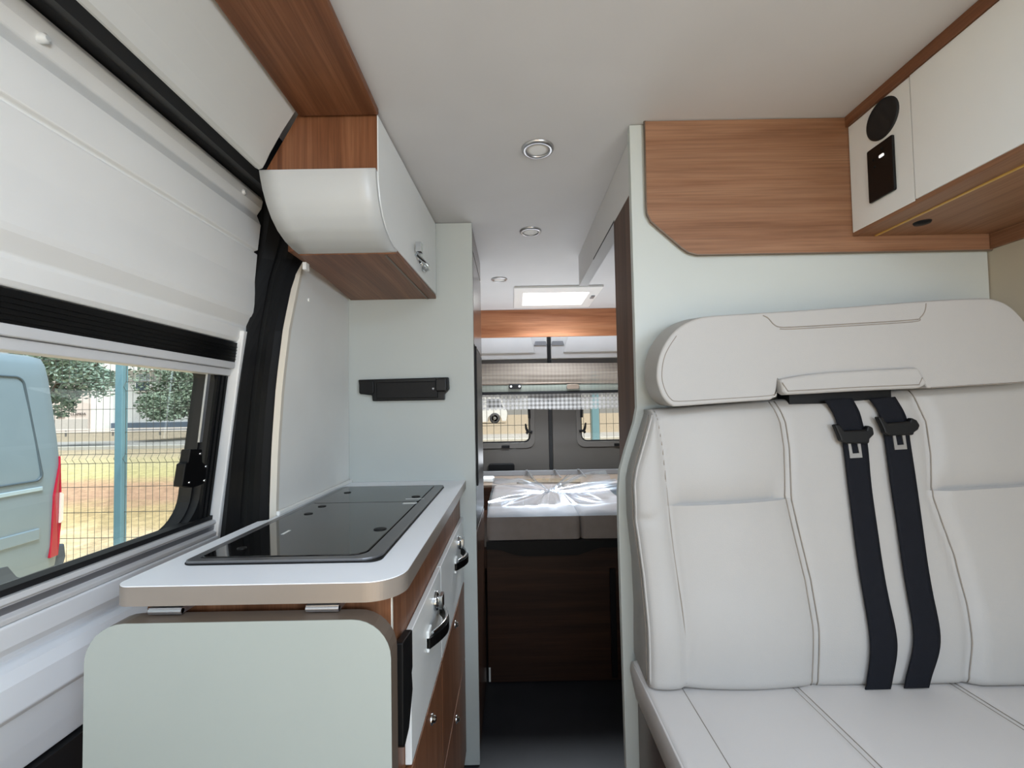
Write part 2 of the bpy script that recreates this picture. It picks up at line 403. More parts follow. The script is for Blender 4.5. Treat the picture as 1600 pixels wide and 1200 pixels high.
# lower part
mb = MB()
prof = [(0.957, -0.03), (0.957, 0.006), (0.948, 0.010), (0.944, 0.004), (0.930, 0.004), (0.926, 0.014), (0.917, 0.014)]
mb.prism([(door_x(z)+o, z) for z, o in prof]+[(-0.84, 0.917), (-0.84, 0.957)], XZ(DY0), XZ(1.163)); mb.build('sill_rail', M['rail'], dr, bevel=0.0015)
mb = MB(); mb.prism([(DY0, 0.9575), (1.163, 0.9575), (1.163, 0.968), (DY0, 0.968)], D(-0.03), D(-0.002)); mb.build('gasket', M['rubber'], dr)
mb = MB(); mb.prism([(DY0, 0.931), (1.163, 0.931), (1.163, 0.942), (DY0, 0.942)], D(0.0), D(0.0052)); mb.build('rail_groove', M['alud'], dr)
mb = MB()
prof = [(0.916, 0.016), (0.880, 0.016), (0.868, 0.010), (0.860, -0.012), (0.846, -0.014), (0.838, 0.010), (0.82, 0.024), (0.775, 0.032), (0.762, 0.020), (0.70, 0.012), (0.655, 0.004), (0.650, -0.03)]
mb.prism([(door_x(z)+o, z) for z, o in prof]+[(-0.88, 0.650), (-0.88, 0.916)], XZ(DY0), XZ(1.198))
mb.build('lower_panel', M['panel_cool'], dr, bevel=0.004, seg=3)
mb = MB().prism([(-0.80, 0.02), (-0.80, 0.649), (-0.86, 0.649), (-0.86, 0.02)], XZ(DY0), XZ(1.198)); mb.build('step_trim', M['rubber'], dr)

# ================================================================== TALL CABINET + things on it
tc_ = thing('tall_cabinet', 'floor-to-ceiling white cabinet at the back of the worktop with dark wooden side', 'cabinet', (-0.35, 1.77, 0))
CX0, CX1 = -0.60, -0.134
mb = MB().box(CX0, CX1, YF, YF+0.018, 0.002, H-0.002); mb.build('front_panel', M['white_soft'], tc_, bevel=0.0015)
mb = MB().box(CX0, CX1-0.012, YF+0.019, 2.02, 0.002, H-0.002); mb.build('carcass', M['wood_darkz'], tc_)
MB().box(CX1-0.011, CX1, YF+0.026, 2.01, 1.465, 1.80).build('door', M['wood_gloss'], tc_, bevel=0.001)
d1 = MB().box(CX1-0.011, CX1, YF+0.026, 2.01, 0.80, 1.46).build('door', M['black_gloss'], tc_, bevel=0.001, label='black glossy fridge door')
MB().box(CX1-0.003, CX1+0.006, YF+0.05, YF+0.075, 0.95, 1.46).build('handle', M['black'], d1, bevel=0.002)
MB().box(CX1-0.011, CX1, YF+0.026, 2.01, 1.808, 1.89).build('top_flap', M['wood_gloss'], tc_, bevel=0.001)
d2 = MB().box(CX1-0.011, CX1, YF+0.026, 2.01, 0.03, 0.792).build('door', M['wood_darkz'], tc_, bevel=0.001)
# black holder on its front
hb = thing('wall_holder', 'black plastic wall holder on the white cabinet above the worktop', 'holder', (-0.37, YF-0.001, 1.29))
y0 = YF-0.001
q = [P(a, b, Y=YF) for a, b in ((563, 594), (566, 616), (584, 618), (585, 627), (696, 625), (696, 616), (703, 608), (702, 590))]
mb = MB(); mb.prism([(p.x, p.z) for p in q], XZ(y0), XZ(y0-0.022)); body = mb.build('body', M['black_gloss'], hb, bevel=0.003)
a = P(592, 598, Y=YF); b = P(686, 622, Y=YF)
MB().prism(rrect(a.x, b.x, b.z, a.z, 0.004, 3), XZ(y0-0.0225), XZ(y0-0.032)).build('cover', M['black'], hb, bevel=0.003)
a = P(683, 592, Y=YF); b = P(700, 612, Y=YF)
MB().prism(rrect(a.x, b.x, b.z, a.z, 0.008, 4), XZ(y0-0.0225), XZ(y0-0.040)).build('end_cap', M['black_gloss'], hb, bevel=0.004)
a = P(565, 596, Y=YF); b = P(588, 616, Y=YF)
MB().prism(rrect(a.x, b.x, b.z, a.z, 0.008, 4), XZ(y0-0.0225), XZ(y0-0.028)).build('end_cap', M['black'], hb, bevel=0.003)
a = P(680, 608, Y=YF)
MB().lathe([(0.005, 0), (0.005, 0.016), (0.002, 0.018)], lambda u, v, h: (a.x+u, y0-0.0226-h, a.z+v), 16).build('knob', M['steel'], hb)

# ================================================================== KITCHEN
WZ = 0.979; WB = 0.950; WX0, WX1 = -0.568, -0.168; WY0, WY1 = 0.663, YF-0.002
kx = -0.190
kc = thing('kitchen_cabinet', 'walnut kitchen cabinet with white drawer fronts under the worktop', 'cabinet', (-0.38, 1.15, 0))
mb = MB().box(-0.56, kx, 0.692, WY1, 0.05, WB-0.001); mb.build('carcass', M['wood_z'], kc)
MB().box(-0.55, kx-0.03, 0.70, WY1, 0.001, 0.05).build('plinth', M['black'], kc)
MB().box(kx, kx+0.002, 0.692, 0.697, 0.06, WB-0.002).build('edge_strip', M['lining_edge'], kc)
DXF = kx+0.012
def drawer(y0_, y1_, z0_, z1_, nm, m): 
    return MB().box(kx+0.0005, DXF, y0_, y1_, z0_, z1_).build(nm, m, kc, bevel=0.0015)
dws = [drawer(0.768, 1.084, 0.637, 0.853, 'drawer', M['white']), drawer(1.088, 1.575, 0.637, 0.853, 'drawer', M['white'])]
def bow_handle(par, yc, zc, s=1.0):
    h = MB().box(DXF, DXF+0.006, yc-0.075*s, yc-0.045*s, zc-0.030, zc+0.012).build('handle', M['white'], par, bevel=0.002, label='bow handle with black grip')
    pts = []
    for i in range(13):
        t = i/12; y = yc-0.075*s+0.15*s*t
        pts.append((DXF+0.008+0.026*math.sin(PI*t), y, zc-0.012))
    g = MB()
    for i in range(12):
        p, q = pts[i], pts[i+1]; hh = 0.010
        g.add([(p[0], p[1], p[2]-hh), (p[0], p[1], p[2]+hh), (q[0], q[1], q[2]+hh), (q[0], q[1], q[2]-hh),
               (p[0]-.007, p[1], p[2]-hh), (p[0]-.007, p[1], p[2]+hh), (q[0]-.007, q[1], q[2]+hh), (q[0]-.007, q[1], q[2]-hh)],
              [(0, 1, 2, 3), (7, 6, 5, 4), (0, 3, 7, 4), (1, 5, 6, 2), (0, 4, 5, 1), (3, 2, 6, 7)], 0, False)
    g.build('grip', M['black_gloss'], h, weld=1e-5)
    c = MB()
    c.lathe([(0.021, 0), (0.021, 0.006), (0.016, 0.010), (0.012, 0.011)], lambda u, v, hh: (DXF+hh, yc+0.025*s+u, zc+0.030+v), 24)
    c.tube([(DXF+0.010+0.018*math.sin(PI*i/10), yc-0.06*s+0.13*s*i/10, zc+0.002) for i in range(11)], 0.0035, 8)
    c.box(DXF+0.010, DXF+0.019, yc+0.012*s, yc+0.038*s, zc+0.016, zc+0.044)
    c.build('latch_button', M['chrome'], h, bevel=0.001)
bow_handle(dws[0], 0.975, 0.780)
bow_handle(dws[1], 1.40, 0.780)
doors = [drawer(0.768, 1.084, 0.06, 0.630, 'door', M['wood_z']), drawer(1.088, 1.575, 0.372, 0.630, 'drawer', M['wood_z']), drawer(1.088, 1.575, 0.06, 0.366, 'drawer', M['wood_z'])]
for dd, y, z in ((doors[0], 0.945, 0.592), (doors[1], 1.325, 0.604), (doors[2], 1.325, 0.335)):
    k = MB().lathe([(0.011, 0), (0.011, 0.003), (0.007, 0.004), (0.007, 0.008), (0.004, 0.010)], lambda u, v, h: (DXF+h, y+u, z+v), 20)
    k.build('knob', M['chrome'], dd)
# black side unit
q = [(0.700, 0.872), (0.764, 0.862), (0.764, 0.80), (0.758, 0.795), (0.764, 0.765), (0.735, 0.720), (0.705, 0.712), (0.698, 0.72)]
sb = MB().prism(q, YZ(kx+0.0025), YZ(kx+0.016)).build('socket_plate', M['black'], kc, bevel=0.002, label='black plastic plate in front of the drawer')
# worktop
wt = thing('worktop', 'pale grey kitchen worktop with champagne metal edge', 'worktop', (-0.37, 1.12, WB))
loop = rrect(-0.592, WX1, WY0, WY1, (0.002, 0.002, 0.025, 0.055), 18)
loop = loop[:19]+[(-0.576, WY1), (-0.576, 1.055), (-0.592, 1.04)]+loop[38:]
mb = MB().prism(loop, XY(WB), XY(WZ-0.0012)); eb = mb.build('edge_band', M['band'], wt)
mb = MB().prism([(x*0.998-0.0008, y+0.0006) for x, y in loop], XY(WZ-0.0012), XY(WZ)); mb.build('top', M['worktop'], wt)
mb = MB().box(-0.5755, -0.566, 1.09, WY1, WZ+0.0003, WZ+0.012); mb.build('upstand', M['lining'], wt, bevel=0.003)
# hob / sink unit with dark glass lids
hs = thing('hob_sink_unit', 'inset hob and sink with two dark glass lids in the worktop', 'hob', (-0.39, 1.13, WZ))
HL, HR, HF, HBk = -0.552, -0.226, 0.752, 1.462
lo = rrect(HL, HR, HF, HBk, (0.012, 0.012, 0.012, 0.035), 7)
li = rrect(HL+0.016, HR-0.028, HF+0.016, HBk-0.014, (0.008, 0.008, 0.008, 0.026), 7)
MB().ring(li, lo, XY(WZ+0.0004), XY(WZ+0.006)).build('rim', M['hobrim'], hs, bevel=0.0015)
MB().prism([(x, y) for x, y in rrect(HL-0.003, HR+0.003, HF-0.004, HBk+0.002, 0.02, 6)], XY(WZ+0.0001), XY(WZ+0.0016)).build('gasket', M['black'], hs)
ysplit = 1.20
def lid(loopv, nm, lab, dots, stick):
    g = MB().prism(loopv, XY(WZ+0.0018), XY(WZ+0.0072)).build(nm, M['hobglass'], hs, bevel=0.001, label=lab)
    for x, y, r in dots:
        MB().lathe([(r, 0), (r, 0.0012), (r*0.6, 0.0016)], lambda u, v, h: (x+u, y+v, WZ+0.0072+h), 20).build('rubber_stop', M['black'], g)
    for (x, y, w, h) in stick:
        MB().box(x-w/2, x+w/2, y-h/2, y+h/2, WZ+0.0072, WZ+0.0076).build('sticker', M['white'], g)
dp = lambda px, py: P(px, py, Z=WZ+0.007)
dots = [dp(543, 770), dp(650, 776), dp(502, 792), dp(482, 803), dp(594, 827)]
lid(rrect(HL+0.018, HR-0.030, ysplit+0.002, HBk-0.016, 0.008, 5), 'sink_lid', 'dark glass lid over the far half', [(dots[0].x, dots[0].y, .010), (dots[1].x, dots[1].y, .012), (max(dots[2].x, -0.525), dots[2].y+0.005, .010)], [(dp(637, 790).x, ysplit+0.035, 0.05, 0.004)])
lid(rrect(HL+0.018, HR-0.030, HF+0.018, ysplit-0.002, (0.002, 0.002, 0.008, 0.024), 5), 'hob_lid', 'dark glass lid over the near half', [(max(dots[3].x, -0.52), dots[3].y, .010), (dots[4].x, dots[4].y, .013), (dp(378, 857).x, dp(378, 857).y, .008)], [(dp(628, 798).x, ysplit-0.022, 0.036, 0.012), (dp(447, 832).x, dp(447, 832).y, 0.006, 0.03)])
# folding table leaf hanging at the worktop end
tl = thing('hanging_table_leaf', 'white fold-down table leaf hanging below the near end of the worktop', 'table', (-0.39, 0.655, 0.3))
lx0, lx1 = P(131, 1050, Y=0.640).x, P(611, 1050, Y=0.640).x
lp = rrect(lx0, lx1, 0.30, 0.936, (0.055, 0.055, 0.055, 0.055), 8)
MB().prism(lp, XZ(0.6413), XZ(0.674)).build('edge_band', M['bandd'], tl)
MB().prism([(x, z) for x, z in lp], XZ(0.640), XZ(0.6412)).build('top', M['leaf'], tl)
for px in (266, 508):
    c = P(px, 950, Y=0.672).x
    h = MB().box(c-0.024, c+0.024, 0.662, 0.690, 0.9385, 0.9475)
    h.tube([(c-0.024, 0.664, 0.9425), (c+0.024, 0.664, 0.9425)], 0.004, 10); h.build('hinge', M['steel'], tl)

# ================================================================== LEFT OVERHEAD CABINET
oc = thing('overhead_cabinet', 'walnut overhead cabinet with curved white end, hung above the worktop', 'cabinet', (-0.42, 1.28, 1.62))
xr = lambda y: -0.290+(y-0.98)*(0.028/0.607)
CB = 1.624
mb = MB()
sec = lambda y, dx=0.0: [(-0.470-dx, 1.897), (-0.543-dx, 1.764), (-0.560-dx, 1.70) if y > 1.05 else (-0.545, 1.764), (-0.560-dx, CB+0.012) if y > 1.1 else (-0.545, 1.763), (xr(y)-0.014, CB+0.012) if y > 1.1 else (xr(y)-0.014, 1.763), (xr(y)-0.014, 1.897)]
s0, s1 = sec(1.12), sec(1.584)
mb.add([(x, 1.12, z) for x, z in s0]+[(x, 1.584, z) for x, z in s1], [list(range(6)), list(range(6, 12))]+[(i, (i+1) % 6, 6+(i+1) % 6, 6+i) for i in range(6)])
mb.build('carcass', M['wood_y'], oc)
mb = MB().prism([(-0.467, 1.897), (-0.543, 1.764), (xr(.98)-0.002, 1.764), (xr(.98)-0.002, 1.897)], XZ(0.982), XZ(1.115)); mb.build('end_panel', M['wood_z'], oc)
# curved white end
pr = [(0.968, 1.763), (0.969, 1.745), (0.974, 1.722), (0.985, 1.695), (1.002, 1.670), (1.025, 1.650), (1.055, 1.636), (1.085, 1.629), (1.115, 1.6265)]
mb = MB()
def apr(u, v, dy=0, dz=0):
    k = v*(len(pr)-1); i = min(int(k), len(pr)-2); t = k-i
    y = lerp(pr[i][0], pr[i+1][0], t); z = lerp(pr[i][1], pr[i+1][1], t)
    x0 = lerp(-0.548, -0.530, v); x1 = xr(y)-0.001
    return Vector((lerp(x0, x1, u), y+dy, z+dz))
mb.grid(lambda u, v: apr(u, v), 6, 24); mb.grid(lambda u, v: apr(u, v, 0.010, 0.008*v), 6, 24)
n_ = 25
for side in (0, 1):
    mb.add([apr(side, j/24) for j in range(n_)]+[apr(side, j/24, 0.010, 0.008*j/24) for j in range(n_)], [(j, j+1, n_+j+1, n_+j) for j in range(n_-1)])
for v in (0, 1):
    mb.add([apr(0, v), apr(1, v), apr(1, v, .010, .008*v), apr(0, v, .010, .008*v)], [(0, 1, 2, 3)])
mb.build('end_apron', M['apron'], oc, weld=1e-5, label='curved white end piece')
mb = MB(); mb.prism([(-0.530, 1.116), (xr(1.116)-0.002, 1.116), (xr(1.584)-0.002, 1.584), (-0.568, 1.584)], XY(CB), XY(CB+0.0115)); mb.build('bottom_board', M['wood_y'], oc, bevel=0.001)
a, b_ = P(638, 392, Z=CB), P(672, 471, Z=CB)
MB().prism([(xr(1.125)-0.034, 1.125), (xr(1.125)-0.028, 1.125), (xr(1.58)-0.028, 1.58), (xr(1.58)-0.034, 1.58)], XY(CB-0.002), XY(CB)).build('light_strip', M['bandd'], oc)
dpoly = [(0.984, 1.893), (0.984, 1.745)]+[(p[0]+0.012, p[1]+0.006) for p in pr[3:8]]+[(1.578, CB+0.014), (1.578, 1.893)]
fx = lambda off: (lambda y, z: (xr(y)+off, y, z))
dd = MB().prism(dpoly, fx(-0.012), fx(0.0)).build('door', M['white'], oc, bevel=0.0015)
h = MB().box(0, 0.001, 0, 0.001, 0, 0.001)
yh, zh = 1.345, 1.690
h = MB(); X0 = xr(yh)
h.lathe([(0.020, 0), (0.020, 0.004), (0.015, 0.007)], lambda u, v, hh: (X0+hh+u*0.046, yh+u, zh+v), 24)
h.box(X0+0.004, X0+0.020, yh-0.075, yh-0.050, zh-0.006, zh+0.022)
h.tube([(X0+0.002+0.022*math.sin(PI*i/12), yh-0.06+0.15*i/12, zh-0.010-0.012*math.sin(PI*i/12)) for i in range(13)], 0.005, 8)
h.tube([(X0+0.006, yh+0.030+0.022*math.cos(2*PI*i/16), zh-0.012+0.018*math.sin(2*PI*i/16)) for i in range(16)], 0.003, 6, closed=True)
h.build('handle', M['chrome'], dd, label='chrome catch handle')
p = P(478, 414, Z=CB)
MB().box(-0.545, -0.535, 1.165, 1.185, CB-0.020, CB-0.0005).build('bracket', M['lining'], oc, bevel=0.001, label='pale support bracket')

# ================================================================== RIGHT: partition, panel, overhead cabinet
PY = 1.044
pl = [(0.2905, H-0.002), (0.2905, 1.225), (0.283, 1.19), (0.262, 1.13), (0.247, 1.08), (0.242, 1.03), (0.241, 0.95), (0.246, 0.001), (1.126, 0.001), (1.126, H-0.002)]
tag(MB().prism(pl, XZ(PY), XZ(PY+0.02)).build('wall_right_partition', M['white_soft'], bevel=0.0015), 'white partition wall behind the bench seat', 'wall', kind='structure')
tag(MB().box(0.300, 0.330, PY+0.0205, 1.268, 0.001, 1.755).build('door_4', M['post'], bevel=0.0015), 'dark walnut door post behind the edge of the white partition', 'door post', kind='structure')
hd = MB().prism([(PY+0.0205, 1.752), (1.268, 1.766), (1.97, 1.766), (1.97, 1.899), (PY+0.0205, 1.899)], YZ(0.306), YZ(0.345))
hd.box(0.3055, 0.3065, 1.285, 1.62, 1.7655, 1.7705, 1)
tag(hd.build('trim_5', [M['ceiling'], M['black']]), 'pale sliding-door header along the ceiling beside the partition', 'header', kind='structure')
tag(MB().box(0.55, 1.126, 1.97, 1.99, 0.001, H-0.002).build('wall_right_rear_partition', M['wood_darkz']), 'dark walnut rear wall of the washroom', 'wall', kind='structure')

def pz(px, py, Y): p = P(px, py, Y=Y); return (p.x, p.z)
wp_y = PY-0.0125
pts = [pz(1008, 184, wp_y), pz(1011, 322, wp_y), pz(1012, 333, wp_y), pz(1018, 345, wp_y), pz(1066, 386, wp_y), pz(1076, 393, wp_y), pz(1090, 397, wp_y)]
zb = pts[-1][1]-0.001
poly = [(pts[0][0], H-0.002)]+pts[1:]+[(1.126, zb), (1.126, H-0.002)]
wpan = thing('wooden_wall_panel', 'walnut panel with a cut corner fixed high on the white partition', 'panel', (0.7, PY, 1.6))
MB().prism(poly, XZ(wp_y), XZ(PY-0.0005)).build('board', M['wood_x'], wpan)
ed = MB().tube([(x, wp_y+0.004, z) for x, z in [poly[0]]+pts+[(1.126, zb)]], 0.0032, 8); ed.build('edge_strip', M['bandd'], wpan)

ro = thing('overhead_cabinet', 'white fronted overhead cabinet with round speaker above the bench seat', 'cabinet', (0.95, 0.35, 1.61))
RX = 0.800; RB = 1.615; ry1 = wp_y-0.0005
MB().box(RX+0.014, 1.126, -0.5, ry1, RB+0.012, H-0.002).build('carcass', M['wood_yl'], ro)
MB().box(RX+0.001, 1.126, -0.5, ry1, RB, RB+0.0118).build('bottom_board', M['wood_yl'], ro, bevel=0.001)
MB().box(RX-0.006, RX+0.0135, -0.5, ry1, 1.874, H-0.001).build('top_trim', M['wood_y'], ro)
sp = MB().box(RX, RX+0.0135, 0.869, ry1-0.001, RB+0.008, 1.8735).build('speaker_panel', M['white'], ro, bevel=0.001)
MB().box(RX-0.002, RX+0.0135, 0.20, 0.866, RB+0.010, 1.8735).build('door', M['white'], ro, bevel=0.0015)
MB().box(RX-0.002, RX+0.0135, -0.49, 0.197, RB+0.010, 1.8735).build('door', M['white'], ro, bevel=0.0015)
s_ = P(1379, 186, X=RX)
MB().lathe([(0.0415, 0), (0.0415, 0.002), (0.039, 0.004), (0.036, 0.003), (0.02, 0.0036), (0.0, 0.004)], lambda u, v, h: (RX-h, s_.y+u, s_.z+v), 40).build('speaker', M['rubber'], sp, label='round black speaker grille')
c0, c1 = P(1358, 238, X=RX), P(1402, 298, X=RX)
cz1, cz0 = c0.z, P(1363, 318, X=RX).z
cp = MB().prism(rrect(c1.y, c0.y, cz0, cz1, 0.003, 3), YZ(RX), YZ(RX-0.006)).build('control_panel', M['black_gloss'], sp, bevel=0.0015, label='black control panel with one white light')
b0 = P(1382, 243, X=RX)
MB().prism(rrect(b0.y-0.006, b0.y+0.006, b0.z-0.003, b0.z+0.003, 0.002, 3), YZ(RX-0.006), YZ(RX-0.0075)).build('button', emis('small_white_lamp', (235, 235, 235), 0.8), sp, label='lit white button')
kb = MB()
for px, py in ((1369, 250), (1371, 261), (1382, 232)):
    b0 = P(px, py, X=RX); kb.lathe([(0.0025, 0), (0.0025, 0.0015), (0.001, 0.002)], lambda u, v, h: (RX-0.006-h, b0.y+u, b0.z+v), 10)
kb.build('small_switches', M['rubber2'], sp)
MB().box(0.848, 0.854, -0.45, ry1-0.004, RB-0.002, RB).build('light_strip', M['led'], ro, label='yellow light strip under the cabinet')
s2 = P(1441, 347, Z=RB)
MB().lathe([(0.016, 0), (0.014, 0.004), (0.0, 0.005)], lambda u, v, h: (s2.x+u, s2.y+v, RB-h), 20).build('recess_plug', M['black'], ro)
tag(MB().box(1.118, 1.127, -0.5, ry1-0.001, 1.580, RB-0.0005).build('trim_6', M['wood_yl']), 'narrow walnut strip on the side wall under the white overhead cabinet', 'wall strip', kind='structure')

# ================================================================== BENCH SEAT
SZ = 0.666; SXL, SXR = 0.256, 1.112
bs = thing('bench_seat', 'cream leather two-seat bench with wide headrest against the white partition', 'bench seat', (0.69, 0.8, 0))
MB().box(0.272, 1.11, 0.46, PY-0.003, 0.002, 0.568).build('base', M['wood_darkz'], bs, bevel=0.004)
# cushion
cu = MB(); y0c, y1c, z0c = 0.40, PY-0.008, 0.570
def rprof(t0, t1, t, r):       # distance-based edge roll-off
    d = min(t-t0, t1-t); return 0 if d >= r else r-math.sqrt(max(0, r*r-(r-d)**2))
seam_c = [0.335, 0.550, 0.870]
def cush(u, v):
    x = lerp(SXL, SXR, u); y = lerp(y0c, y1c, v)
    z = SZ-0.5*rprof(SXL, SXR, x, 0.014)-0.9*rprof(y0c, y1c, y, 0.03)+0.006*math.sin(PI*min(1, max(0, (x-0.335)/(0.535))))*math.sin(PI*v)
    for s in seam_c: z -= 0.004*math.exp(-((x-s)/0.008)**2)
    return Vector((x, y, z))
NU, NV = 90, 30
us = sorted(set([0, .004, .009, .016, .025]+[i/NU for i in range(NU+1)]+[1-.004, 1-.009, 1-.016]))
def gridu(mb, us, vs, fn, m=0):
    n = len(us); vsx = [fn(u, v) for v in vs for u in us]
    mb.add(vsx, [(j*n+i, j*n+i+1, (j+1)*n+i+1, (j+1)*n+i) for j in range(len(vs)-1) for i in range(n-1)], m, True)
    return vsx
vs_ = sorted(set([0, .005, .012, .025, .04]+[i/NV for i in range(NV+1)]+[.99]))
gridu(cu, us, vs_, cush)
def skirt(mb, fn, us, vs, down):
    loop = [fn(u, vs[0]) for u in us]+[fn(us[-1], v) for v in vs[1:]]+[fn(u, vs[-1]) for u in us[::-1][1:]]+[fn(us[0], v) for v in vs[::-1][1:-1]]
    lowr = [down(p) for p in loop]; n = len(loop)
    mb.add(loop+lowr, [(i, (i+1) % n, n+(i+1) % n, n+i) for i in range(n)], 0, True)
    mb.add(lowr, [list(range(n))])
skirt(cu, cush, us, vs_, lambda p: Vector((p.x+(0.012 if p.x < 0.3 else 0), p.y, z0c)))
cu.tube([(SXL+0.001, lerp(y0c, y1c, 0.03+0.94*i/20), SZ-0.006) for i in range(21)], 0.0025, 6)
for s in seam_c:
    cu.tube([(s-0.0055, lerp(y0c, y1c, i/24), cush((s-0.0055-SXL)/(SXR-SXL), i/24).z+0.0002) for i in range(1, 25)], 0.0009, 5, 1)
    if s > 0.4: cu.tube([(s+0.0055, lerp(y0c, y1c, i/24), cush((s+0.0055-SXL)/(SXR-SXL), i/24).z+0.0002) for i in range(1, 25)], 0.0009, 5, 1)
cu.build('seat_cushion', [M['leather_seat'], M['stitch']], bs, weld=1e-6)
# backrest
BT = 1.221
def BTx(x): return BT+0.062*(x-0.30)
def byf(z): return lerp(0.900, 0.955, max(0, min(1, (z-SZ)/(BT-SZ))))
def Pb(px, py):                       # photo point on the leaning backrest front
    y = 0.93
    for _ in range(6): y = byf(P(px, py, Y=y).z)
    return P(px, py, Y=y)
lt_ = sorted([(p.z, p.x) for p in (Pb(1020, 646), Pb(1008, 690), Pb(996, 732), Pb(992, 757), Pb(995, 817), Pb(1006, 900), Pb(1012, 980), Pb(1015, 1062))])
def xl(z): return poly_at(lt_, z)
XRt = 1.112
seamA = sorted([(p.z, p.x) for p in [Pb(*q) for q in ((1026, 642), (1036, 700), (1045, 790), (1053, 860), (1064, 940), (1071, 1010), (1073, 1070))]])
seamB = sorted([(p.z, p.x) for p in [Pb(*q) for q in ((1212, 632), (1224, 660), (1230, 700), (1233, 780), (1247, 840), (1262, 905), (1271, 980), (1272, 1058))]])
seamC = sorted([(p.z, p.x) for p in [Pb(*q) for q in ((1426, 620), (1444, 660), (1451, 710), (1454, 775), (1470, 820), (1488, 870), (1502, 940), (1508, 1000), (1507, 1052))]])
zc1 = Pb(1130, 786).z; zc2 = Pb(1530, 761).z
zbot = SZ+0.003
vc1 = (zc1-zbot)/(BTx(0.42)-zbot); vc2 = (zc2-zbot)/(BTx(1.0)-zbot)
def bfront(x, z):
    y = byf(z)
    dxl = x-xl(z); dxr = XRt-x
    y += 0.9*rprof(0, 10, max(0, dxl), 0.014)+0.9*rprof(0, 10, max(0, dxr), 0.03)
    y += 0.9*rprof(0, 10, max(0, BTx(x)-z), 0.030)+0.8*rprof(0, 10, max(0, z-zbot), 0.018)
    a, b, c = poly_at(seamA, z), poly_at(seamB, z), poly_at(seamC, z)
    for s, w in ((a, .006), (b, .008), (c, .008)): y += 0.0045*math.exp(-((x-s)/w)**2)
    for l, r, vc in ((a, b, vc1), (c, XRt+0.1, vc2)):
        zc = zbot+vc*(BTx(x)-zbot)
        if l < x < r:
            k = min(1, (x-l)/0.03)*min(1, (r-x)/0.03)
            y -= 0.010*k*math.sin(PI*(x-l)/(r-l) if r < XRt else PI/2)
            if z > zc: y += k*0.017*math.exp(-(z-zc)/0.030)
            else: y -= k*0.004*math.exp(-(zc-z)/0.03)
    # side bolster bulge and gathers
    if x < a:
        k = max(0, (a-x)/max(1e-4, a-xl(z)))
        y -= 0.006*math.sin(PI*min(1, k))
        y += 0.004*math.exp(-((z-zc1+0.01+0.03*k)/0.010)**2)*k+0.003*math.exp(-((z-zc1+0.045-0.02*k)/0.008)**2)*k
    # lower belly
    y -= 0.010*math.exp(-((z-(SZ+0.10))/0.09)**2)
    return y
bk = MB()
zz = sorted(set([i/110 for i in range(111)]+[.003, .006, .014, .997, .992, .985, .97, vc1-.001, vc1+.001, vc2-.001, vc2+.001]))
uu = sorted(set([i/110 for i in range(111)]+[.002, .005, .010, .014, .99, .995, .998]))
def bfn(u, v):
    z = lerp(zbot, BT, v); x = lerp(xl(z), XRt, u); z = lerp(zbot, BTx(x), v)
    return Vector((x, bfront(x, z), z))
gridu(bk, uu, zz, bfn)
skirt(bk, bfn, uu, zz, lambda p: Vector((p.x+(0.006 if p.x < 0.4 else 0), PY-0.004, p.z)))
def seam(tabv, off, m=1, zr=(zbot+.004, BT-.004)):
    pts = []
    for i in range(61):
        z = lerp(zr[0], zr[1], i/60); x = poly_at(tabv, z)+off; z = lerp(zr[0], BTx(x)-.004, i/60); x = poly_at(tabv, z)+off
        pts.append((x, bfront(x, z)-0.0009, z))
    bk.tube(pts, 0.0012, 5, m)
seam(seamA, 0); seam(seamB, -0.006); seam(seamB, 0.006); seam(seamC, 0.005)
bk.tube([(xl(z)+0.002, bfront(xl(z)+0.002, z)+0.001, z) for z in [lerp(zbot+.01, BT-.012, i/50) for i in range(51)]], 0.0028, 8, 0)
bk.tube([(xl(z)-0.0014, bfront(xl(z), z)+0.006, z) for z in [lerp(zbot+.01, BT-.012, i/50) for i in range(51)]], 0.0012, 5, 1)
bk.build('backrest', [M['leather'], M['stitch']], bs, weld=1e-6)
# headrest
HF_, HB_ = 0.918, 1.006
hp = [(1026, 588), (1029, 562), (1037, 541), (1050, 522), (1068, 507), (1092, 497), (1120, 493), (1220, 487), (1320, 480), (1450, 470), (1530, 466), (1555, 468), (1578, 478), (1600, 500), (1618, 530), (1628, 560), (1626, 582), (1612, 594), (1590, 599), (1520, 603), (1450, 607), (1442, 596), (1330, 600), (1222, 603), (1216, 596), (1213, 612), (1210, 621), (1204, 625), (1130, 630), (1062, 635), (1050, 634), (1038, 624), (1030, 608)]
h2 = [pz(a, b, HF_) for a, b in hp]
def smooth(pts, keep):
    out = []
    for i, p in enumerate(pts):
        q = pts[(i+1) % len(pts)]
        if i in keep: out.append(p); continue
        sg = catmull([Vector((*pts[i-1], 0)), Vector((*p, 0)), Vector((*q, 0)), Vector((*pts[(i+2) % len(pts)], 0))], 4)[4:8]
        out += [(v.x, v.y) for v in sg]
    return out
h2 = smooth(h2, set(range(19, 28)))
mb = MB(); mb.prism(h2, XZ(HF_), lambda a, b: (a, HB_, b+(0.012 if b > 1.3 else 0.004)))
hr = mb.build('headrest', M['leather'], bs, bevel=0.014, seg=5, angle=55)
for p_ in hr.data.polygons: p_.use_smooth = True
hr.data.set_sharp_from_angle(angle=math.radians(60))
cen = Vector((sum(a for a, b in h2)/len(h2), 0, sum(b for a, b in h2)/len(h2)))
st = MB()
rim = [pz(a, b, HF_) for a, b in [(1213, 615), (1204, 621), (1130, 626), (1062, 630), (1048, 626), (1036, 612), (1031, 588), (1034, 562), (1042, 543), (1054, 525)]]
